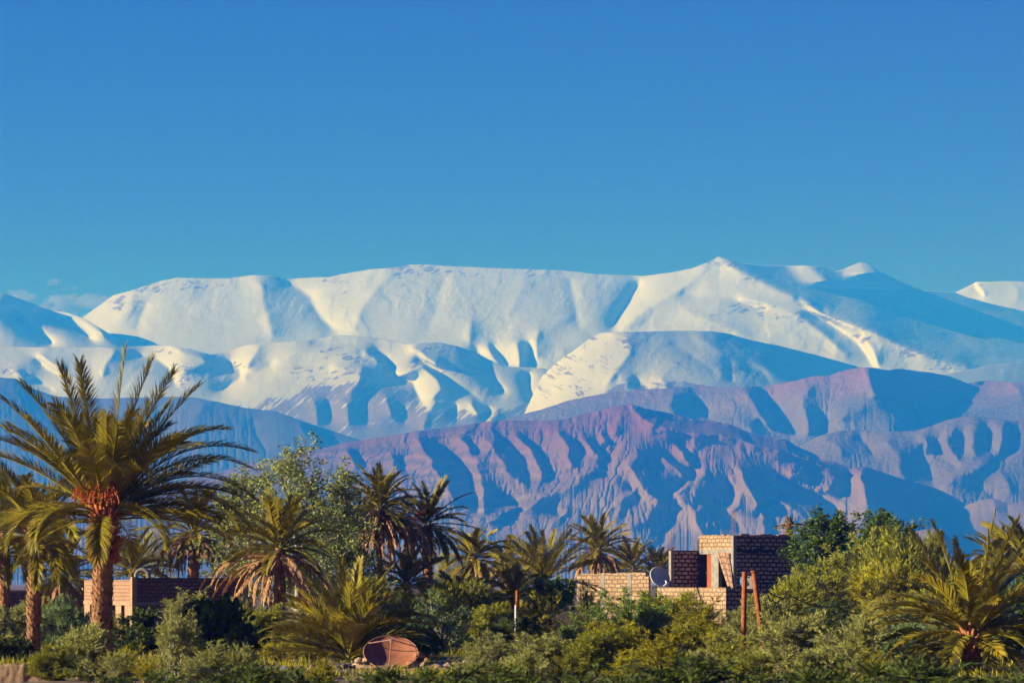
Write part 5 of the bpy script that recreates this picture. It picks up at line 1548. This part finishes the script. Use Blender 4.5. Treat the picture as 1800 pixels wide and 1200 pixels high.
GF, GM, GB = 'bushes along the near bank', 'bushes of the middle hedge', 'bushes in front of the walls'
BUSHES = [
 # near bank, left to right
 ('pale sage bush at the foot of the tall palm', 150, 1105, 120, 78, 'olive', 'sage', 0, GF),
 ('tall feathery sage bush in front of the dark shrub', 310, 1068, 88, 76, 'feather', 'sage', 1, GF),
 ('small feathery sage bush near the pale metal strip', 372, 1132, 70, 74, 'feather', 'sage', 2, GF),
 ('low sage bush just left of the pale metal strip', 425, 1140, 70, 74, 'olive', 'sage', 3, GF),
 ('low green and yellow bush right of the tall palm trunk', 222, 1140, 80, 73, 'loose', 'gold', 0, GF),
 ('low olive green bush beside the mud wall corner', 95, 1138, 90, 76, 'olive', 'olive', 1, GF),
 ('pale feathery sage bush nearest the lone pale rock', 870, 1115, 110, 80, 'feather', 'sage', 1, GF),
 ('sage bush in the front row below the white pole', 950, 1118, 130, 78, 'olive', 'sage', 2, GF),
 ('olive green bush in the front row right of the pole', 1050, 1112, 140, 80, 'olive', 'olive', 0, GF),
 ('yellow green feathery bush tallest in the front middle', 1160, 1118, 110, 68, 'feather', 'gold', 0, GF),
 ('olive bush in front of the rusty posts', 1262, 1112, 140, 80, 'loose', 'olive', 3, GF),
 ('wide grey sage bush right of the rusty posts', 1400, 1085, 170, 84, 'olive', 'sage', 2, GF),
 ('grey green bush left of the corner palm', 1510, 1095, 150, 82, 'olive', 'sage', 1, GF),
 ('pale bush under the left fronds of the corner palm', 1598, 1100, 120, 88, 'olive', 'blue', 0, GF),
 ('dark bush in the bottom right corner behind the palm', 1785, 1085, 150, 92, 'broad', 'dark', 1, GF),
 ('little sage bush growing over the stones below the tall palm', 205, 1150, 70, 72, 'feather', 'sage', 0, GF),
 ('little golden bush at the left end of the dark stone wall', 262, 1158, 60, 71, 'loose', 'gold', 1, GF),
 ('little sage bush over the dark stones left of the pebble', 338, 1160, 64, 70, 'feather', 'sage', 3, GF),
 ('little olive bush left of the dirt mound', 478, 1164, 66, 71, 'loose', 'olive', 2, GF),
 ('little golden bush below the bushy palm', 566, 1166, 60, 71, 'olive', 'gold', 1, GF),
 ('little sage bush at the left of the front hedge', 838, 1152, 80, 72, 'feather', 'sage', 2, GF),
 ('little sage bush in the front hedge below the white pole', 925, 1150, 90, 70, 'olive', 'sage', 1, GF),
 ('little olive bush in the front hedge left of centre', 1010, 1148, 90, 70, 'feather', 'olive', 0, GF),
 ('little golden bush in the front hedge under the feathery bush', 1105, 1146, 90, 66, 'feather', 'gold', 3, GF),
 ('little sage bush in the front hedge below the house', 1215, 1148, 100, 68, 'olive', 'sage', 2, GF),
 ('little olive bush in the front hedge below the rusty posts', 1320, 1140, 100, 70, 'feather', 'olive', 1, GF),
 ('little sage bush in the front hedge right of the posts', 1440, 1142, 100, 70, 'olive', 'sage', 0, GF),
 ('little golden bush in the front hedge left of the corner palm', 1545, 1146, 90, 70, 'feather', 'gold', 2, GF),
 # middle
 ('bluish sage bush filling the gap between two left palms', 115, 1058, 110, 108, 'olive', 'blue', 1, GM),
 ('sage bush at the left edge under the mud wall', 10, 1070, 110, 108, 'olive', 'sage', 2, GM),
 ('dark bush in shadow at the left edge', 18, 1122, 110, 92, 'broad', 'dark', 0, GM),
 ('glossy dark green shrub with bright green top left of the palms', 378, 1058, 120, 100, 'broad', 'green', 1, GM),
 ('very dark shrub beneath the corner of the brick building', 258, 1078, 120, 104, 'broad', 'dark', 2, GM),
 ('dark shrub sloping down right of the glossy green shrub', 438, 1100, 90, 99, 'broad', 'dark', 3, GM),
 ('pale sage bush rising against the dark brick front', 340, 1046, 130, 116, 'feather', 'sage', 0, GM),
 ('sage bush against the far end of the brick front', 405, 1052, 90, 118, 'loose', 'sage', 1, GM),
 ('yellow green olive bush below the brown skirted palm', 465, 1070, 110, 104, 'olive', 'olive', 2, GM),
 ('golden green bush left of the bushy palm', 548, 1096, 110, 98, 'olive', 'gold', 1, GM),
 ('golden bush low beside the dark shrub', 492, 1118, 80, 95, 'loose', 'gold', 2, GM),
 ('grey blue bush with pale branches right of the rusty dish', 772, 1048, 130, 104, 'loose', 'blue', 2, GM),
 ('fresh green bush peeping over the rusty dish', 738, 1102, 80, 96, 'broad', 'vivid', 0, GM),
 ('olive bush behind the black cable', 808, 1030, 130, 122, 'olive', 'olive', 3, GM),
 ('dark olive bush left of the white pole', 858, 1066, 120, 110, 'olive', 'olive', 0, GM),
 ('grey sage bush under the small bearded palm', 790, 1085, 100, 108, 'olive', 'sage', 0, GM),
 ('yellow green bush right of the white pole', 952, 1046, 130, 120, 'loose', 'gold', 3, GM),
 ('fresh green bush beneath the spiky palm', 968, 1020, 90, 142, 'broad', 'vivid', 1, GM),
 ('brown twiggy dead bush in the middle of the hedge', 1006, 1078, 90, 112, 'twiggy', 'twig', 0, GM),
 ('leafy green weeds growing up the sandy wall', 1034, 1026, 64, 160, 'loose', 'olive', 1, GB),
 ('broad bright green bush in the centre of the hedge', 1108, 1040, 170, 116, 'loose', 'vivid', 1, GM),
 ('olive bush just below the roof dish', 1180, 1048, 140, 122, 'olive', 'olive', 2, GM),
 ('yellow tinged feathery bush below the lower house wall', 1228, 1058, 120, 108, 'feather', 'gold', 0, GM),
 ('fresh green bush at the left of the hedge centre', 1042, 1062, 130, 110, 'loose', 'vivid', 3, GM),
 ('sage bush growing around the rusty posts', 1338, 1056, 130, 107, 'olive', 'sage', 0, GM),
 ('olive bush at the right corner of the block house', 1395, 1020, 110, 132, 'olive', 'olive', 0, GB),
 ('tall feathery olive bush covering the right side of the house', 1440, 985, 130, 142, 'feather', 'olive', 1, GB),
 ('tallest feathery olive bush in the right hedge', 1508, 945, 150, 146, 'feather', 'olive', 2, GB),
 ('olive bush below the two conifers', 1600, 950, 160, 140, 'olive', 'olive', 3, GB),
 ('golden olive bush in the right hedge', 1560, 1000, 150, 125, 'olive', 'gold', 2, GB),
 ('dark olive bush in the shade under the right hedge', 1470, 1062, 150, 114, 'olive', 'dark', 1, GM),
 ('sage bush beside the long cable on the right', 1560, 1062, 140, 106, 'olive', 'sage', 1, GM),
 ('olive bush behind the left fronds of the corner palm', 1640, 1040, 140, 112, 'olive', 'olive', 0, GM),
 ('pale olive bush behind the tall fronds of the corner palm', 1712, 1000, 150, 128, 'olive', 'olive', 2, GB),
 ('green bush at the right edge above the corner palm', 1790, 985, 130, 122, 'loose', 'green', 0, GB),
 ('bright green bush at the far right edge', 1808, 1035, 110, 106, 'broad', 'green', 2, GM),
 ('sage bush in front of the shaded lower house wall', 1300, 1072, 110, 112, 'loose', 'sage', 3, GM),
 ('golden feathery bush behind the yellow green feathery bush', 1140, 1078, 120, 97, 'feather', 'gold', 0, GM),
 ('golden bush in the second row below the twiggy bush', 990, 1096, 130, 98, 'loose', 'gold', 1, GM),
 ('golden bush in the second row left of the feathery bush', 1075, 1098, 120, 92, 'olive', 'gold', 3, GM),
 ('mixed olive bush in the second row below the house', 1220, 1095, 140, 94, 'olive', 'gold', 1, GM),
 ('dark olive bush low behind the pale rock', 905, 1092, 120, 98, 'olive', 'dark', 2, GM),
 ('grey bush between the palm fronds in the lower right', 1655, 1085, 110, 99, 'olive', 'sage', 2, GM),
 ('sage bush at the end of the dark brick wall', 560, 1040, 110, 122, 'loose', 'sage', 2, GM),
 ('olive bush behind the fronds of the bushy palm', 650, 1030, 130, 124, 'olive', 'olive', 3, GM),
 ('pale olive bush between the bushy palm and the black trunk', 712, 1040, 110, 120, 'feather', 'olive', 2, GM),
 ('olive bush behind the small bearded palm', 905, 1035, 110, 150, 'olive', 'olive', 2, GB),
 ('grey bush at the foot of the black trunked palm', 765, 1020, 110, 146, 'feather', 'sage', 3, GB),
 ('bush under the slim palm', 840, 1030, 110, 144, 'olive', 'olive', 0, GB),
 ('low bush before the mud wall at left', 70, 1062, 100, 128, 'olive', 'sage', 3, GB),
 ('low bush before the sunlit end of the brick building', 196, 1082, 70, 118, 'loose', 'olive', 0, GB),
]
for (lab, px, top, w, D, kind, leaf, v, g) in BUSHES:
    bush(lab, px, top, w, D, kind, leaf, v, group=g)

# ------------------------------------------------------------------ trees
def tree_meshes(seed, height, spread, leaves=26, ll=.12, lw=.06, levels=3, upright=.7, n1=9, n2=7, n3=6, trunk=.12, clear=.15, ragged=.25):
    rng = np.random.RandomState(seed)
    wood = Acc(); B = []; Dv = []; Ln = []
    t = np.linspace(0, 1, 8)[:, None]
    top = np.array([rng.normal(0, .05) * spread, 0, height * .92])
    tp = top * t + rng.normal(0, .03, (8, 3)) * t * height * .3
    wood.add(*tube_np(tp, np.linspace(trunk, trunk * .2, 8), 7))
    for i in range(n1):
        u = clear + (1 - clear) * (i + rng.random()) / n1
        f = u * 7; i0 = min(int(f), 6); q = tp[i0] * (1 - f + i0) + tp[i0 + 1] * (f - i0)
        a = i * 2.4 + rng.normal(0, .3)
        reach = spread * (1.0 - .75 * u ** 1.6) * rng.uniform(1 - ragged, 1 + ragged * .7)
        rise = height * (0.12 + .25 * upright) * rng.uniform(.7, 1.3) * (1.15 - u * .5)
        e = q + np.array([math.cos(a) * reach, math.sin(a) * reach, rise])
        s = np.linspace(0, 1, 6)[:, None]
        bp = q + (e - q) * s + np.array([0, 0, -rise * .35]) * s * (1 - s) * 2 + rng.normal(0, .04, (6, 3)) * s
        wood.add(*tube_np(bp, np.linspace(trunk * .42 * (1.1 - u * .7), .012, 6), 4))
        for j in range(n2):
            v = rng.uniform(.3, 1); g = v * 5; j0 = min(int(g), 4); w = bp[j0] * (1 - g + j0) + bp[j0 + 1] * (g - j0)
            d = nrm((rng.normal(0, .7, 3) + np.array([0, 0, upright * 1.1]) + nrm((e - q)[None])[0] * .5)[None])[0]
            l = height * rng.uniform(.06, .15)
            w2 = w + d * l
            wood.add(*tube_np(np.stack([w, w + d * l * .5, w2]), [.014, .009, .005], 3))
            for k in range(n3):
                c = w + d * l * rng.uniform(.3, 1.1) + rng.normal(0, .10, 3)
                B.append(c + rng.normal(0, .10, (leaves, 3)) * np.array([1, 1, 1.3])); Dv.append(rng.normal(0, 1, (leaves, 3)) + d * .5)
                Ln.append(np.full(leaves, ll) * rng.uniform(.6, 1.2, leaves))
    B = np.concatenate(B); Dv = np.concatenate(Dv); Ln = np.concatenate(Ln)
    V = leaf_quads(B, Dv, Ln, Ln * (lw / ll), rng)
    return make_mesh('crown', V, quad_faces(len(B))), wood.mesh('trunk')
def tree(label, px, top, wpx, D, leaf, seed, name='tree', cat='tree', bark=None, group='trees rising above the hedge', **kw):
    h = zrow(top, D); sp = wpx * K * D / 2
    cr, tr = tree_meshes(seed, h, sp, **kw)
    co = np.zeros(len(cr.vertices) * 3, np.float32); cr.vertices.foreach_get('co', co); co = co.reshape(-1, 3)
    fz = h / np.percentile(co[:, 2], 99.6); fx = sp / np.percentile(np.abs(co[:, 0] - np.median(co[:, 0])), 97)
    root = empty(name, (float(P(px, 0, D)[0]), D, 0.0))
    tag(root, label, cat, group)
    link('trunk', tr, bark or M_bark, root); link('crown', cr, LEAF[leaf], root)
    root.scale = (fx, fx, fz)
    return root
tree('tall grey green poplar with pale upright branches left of the bearded palm', 525, 772, 190, 132, 'poplar', 61, 'poplar_tree', n1=26, n2=9, n3=4, leaves=11, ll=.15, lw=.10, upright=1.0, trunk=.16, clear=.12)
tree('shorter poplar leaning out to the left behind the tall palm fronds', 440, 815, 140, 136, 'poplar', 62, 'poplar_tree', n1=18, n2=9, n3=4, leaves=13, ll=.15, lw=.10, upright=1.0, trunk=.12, clear=.1)
tree('poplar with sparse crown crowding the bearded palm', 600, 822, 130, 140, 'poplar', 63, 'poplar_tree', n1=22, n2=9, n3=4, leaves=14, ll=.15, lw=.10, upright=1.0, trunk=.12, clear=.05)
tree('dense dark green tree under the poplars', 572, 905, 150, 144, 'green', 64, n1=26, n2=9, n3=5, leaves=20, ll=.14, lw=.08, upright=.5, trunk=.14, clear=.05)
tree('teal green sapling behind the end of the brick building', 412, 955, 70, 150, 'blue', 65, n1=14, n2=7, n3=4, leaves=16, ll=.12, lw=.06, trunk=.08)
tree('wispy pale tree behind the tall palm trunk', 268, 932, 90, 170, 'tamarisk', 66, 'tamarisk_tree', n1=16, n2=8, n3=4, leaves=14, ll=.13, lw=.03, trunk=.1)
tree('feathery yellow green tree between the black trunked and slim palms', 785, 962, 90, 185, 'tamarisk', 67, 'tamarisk_tree', n1=16, n2=8, n3=5, leaves=16, ll=.14, lw=.03, trunk=.1, upright=.5)
tree('leafy green fig tree beside the right end of the block house', 1452, 902, 120, 172, 'green', 68, 'fig_tree', n1=22, n2=9, n3=5, leaves=16, ll=.20, lw=.14, upright=.9, trunk=.14, clear=.1)
tree('leafy green tree with a thin top shoot right of the fig tree', 1535, 898, 110, 176, 'green', 69, 'fig_tree', n1=20, n2=8, n3=4, leaves=14, ll=.20, lw=.14, upright=1.1, trunk=.12, clear=.1)
tree('bright leafy tree between the fig tree and the conifers', 1578, 915, 90, 170, 'green', 70, 'fig_tree', n1=18, n2=9, n3=4, leaves=15, ll=.20, lw=.13, upright=.8, trunk=.12, clear=.1)
tree('pale olive tree in front of the conifers', 1632, 935, 90, 160, 'olive', 71, 'olive_tree', n1=20, n2=9, n3=4, leaves=18, ll=.13, lw=.035, upright=.8, trunk=.12, clear=.05)
def conifer(label, px, top, wpx, D, seed):
    rng = np.random.RandomState(seed)
    h = zrow(top, D); R = wpx * K * D / 2
    wood = Acc(); B = []; Dv = []
    wood.add(*tube_np(np.array([[0, 0, 0], [0, 0, h * .5], [0, 0, h]]), [.14, .08, .01], 6))
    for i in range(90):
        z = h * rng.uniform(.12, .99); r = R * (1 - (z / h) ** 1.3) * rng.uniform(.6, 1.15) + .05
        a = rng.uniform(0, 6.28); e = np.array([math.cos(a) * r, math.sin(a) * r, z + .15 * r])
        b = np.array([0, 0, z - .1]); wood.add(*tube_np(np.stack([b, (b + e) / 2, e]), [.02, .012, .004], 3))
        s = rng.uniform(.25, 1.08, 70)[:, None]
        B.append(b + (e - b) * s + rng.normal(0, .07, (70, 3))); Dv.append((e - b) * .8 + rng.normal(0, .35, (70, 3)))
    B = np.concatenate(B); Dv = np.concatenate(Dv); Ln = rng.uniform(.08, .2, len(B))
    root = empty('conifer', (float(P(px, 0, D)[0]), D, 0)); tag(root, label, 'tree', 'dark conifers behind the hedge')
    link('trunk', wood.mesh('trunk'), M_stem, root)
    link('crown', make_mesh('crown', leaf_quads(B, Dv, Ln, Ln * .3, rng), quad_faces(len(B))), LEAF['conifer'], root)
conifer('larger of the two dark pointed conifers behind the right hedge', 1654, 932, 34, 185, 1)
conifer('smaller of the two dark pointed conifers, nearer the corner palm', 1680, 942, 30, 190, 2)

# ------------------------------------------------------------------ blurred growth right in front of the camera's bank
def near_growth():
    spots = [(270, 1188, 'low sprig bush at the bottom below the tall palm'), (420, 1186, 'low sprig bush at the bottom below the metal strip'),
             (600, 1190, 'low sprig bush at the bottom below the bushy palm'), (790, 1186, 'low sprig bush at the bottom right of the dish'), (980, 1184, 'low sprig bush at the bottom below the pole'),
             (1180, 1176, 'low sprig bush at the bottom centre right'), (1380, 1180, 'low sprig bush at the bottom below the rusty posts'), (1560, 1178, 'low sprig bush at the bottom left of the corner palm'), (1750, 1182, 'low sprig bush at the bottom right corner')]
    for i, (px, top, lab) in enumerate(spots):
        bush(lab, px, top - 3, 400, 46, 'olive' if i % 2 else 'loose', 'dark', i, group='low bushes along the bottom edge')
near_growth()

# ground cover between the bushes
def ground_cover():
    rng = np.random.RandomState(90)
    n = 60000
    D = rng.uniform(76, 175, n); px = rng.uniform(-60, 1860, n)
    X = (px - 900) * K * D
    Zg = 0.22 * fbm(X / 9, D / 9, 3, 31) + 0.08 * fbm(X / 2.1, D / 2.1, 2, 33)
    keep = (fbm(X / 5, D / 5, 3, 77) > -0.25) & ~((D > 84) & (D < 92) & (px > 560) & (px < 840))
    X, D, Zg = X[keep], D[keep], Zg[keep]
    B = np.stack([X, D, Zg - .02], -1); n = len(B)
    Dv = rng.normal(0, .45, (n, 3)) + np.array([0, 0, 1.0])
    Ln = rng.uniform(.12, .42, n)
    me = make_mesh('grass', leaf_quads(B, Dv, Ln, np.full(n, .03), rng), quad_faces(n))
    tag(link('grass', me, LEAF['gold']), 'dry yellow green grass between the bushes', None, None, 'stuff')
ground_cover()
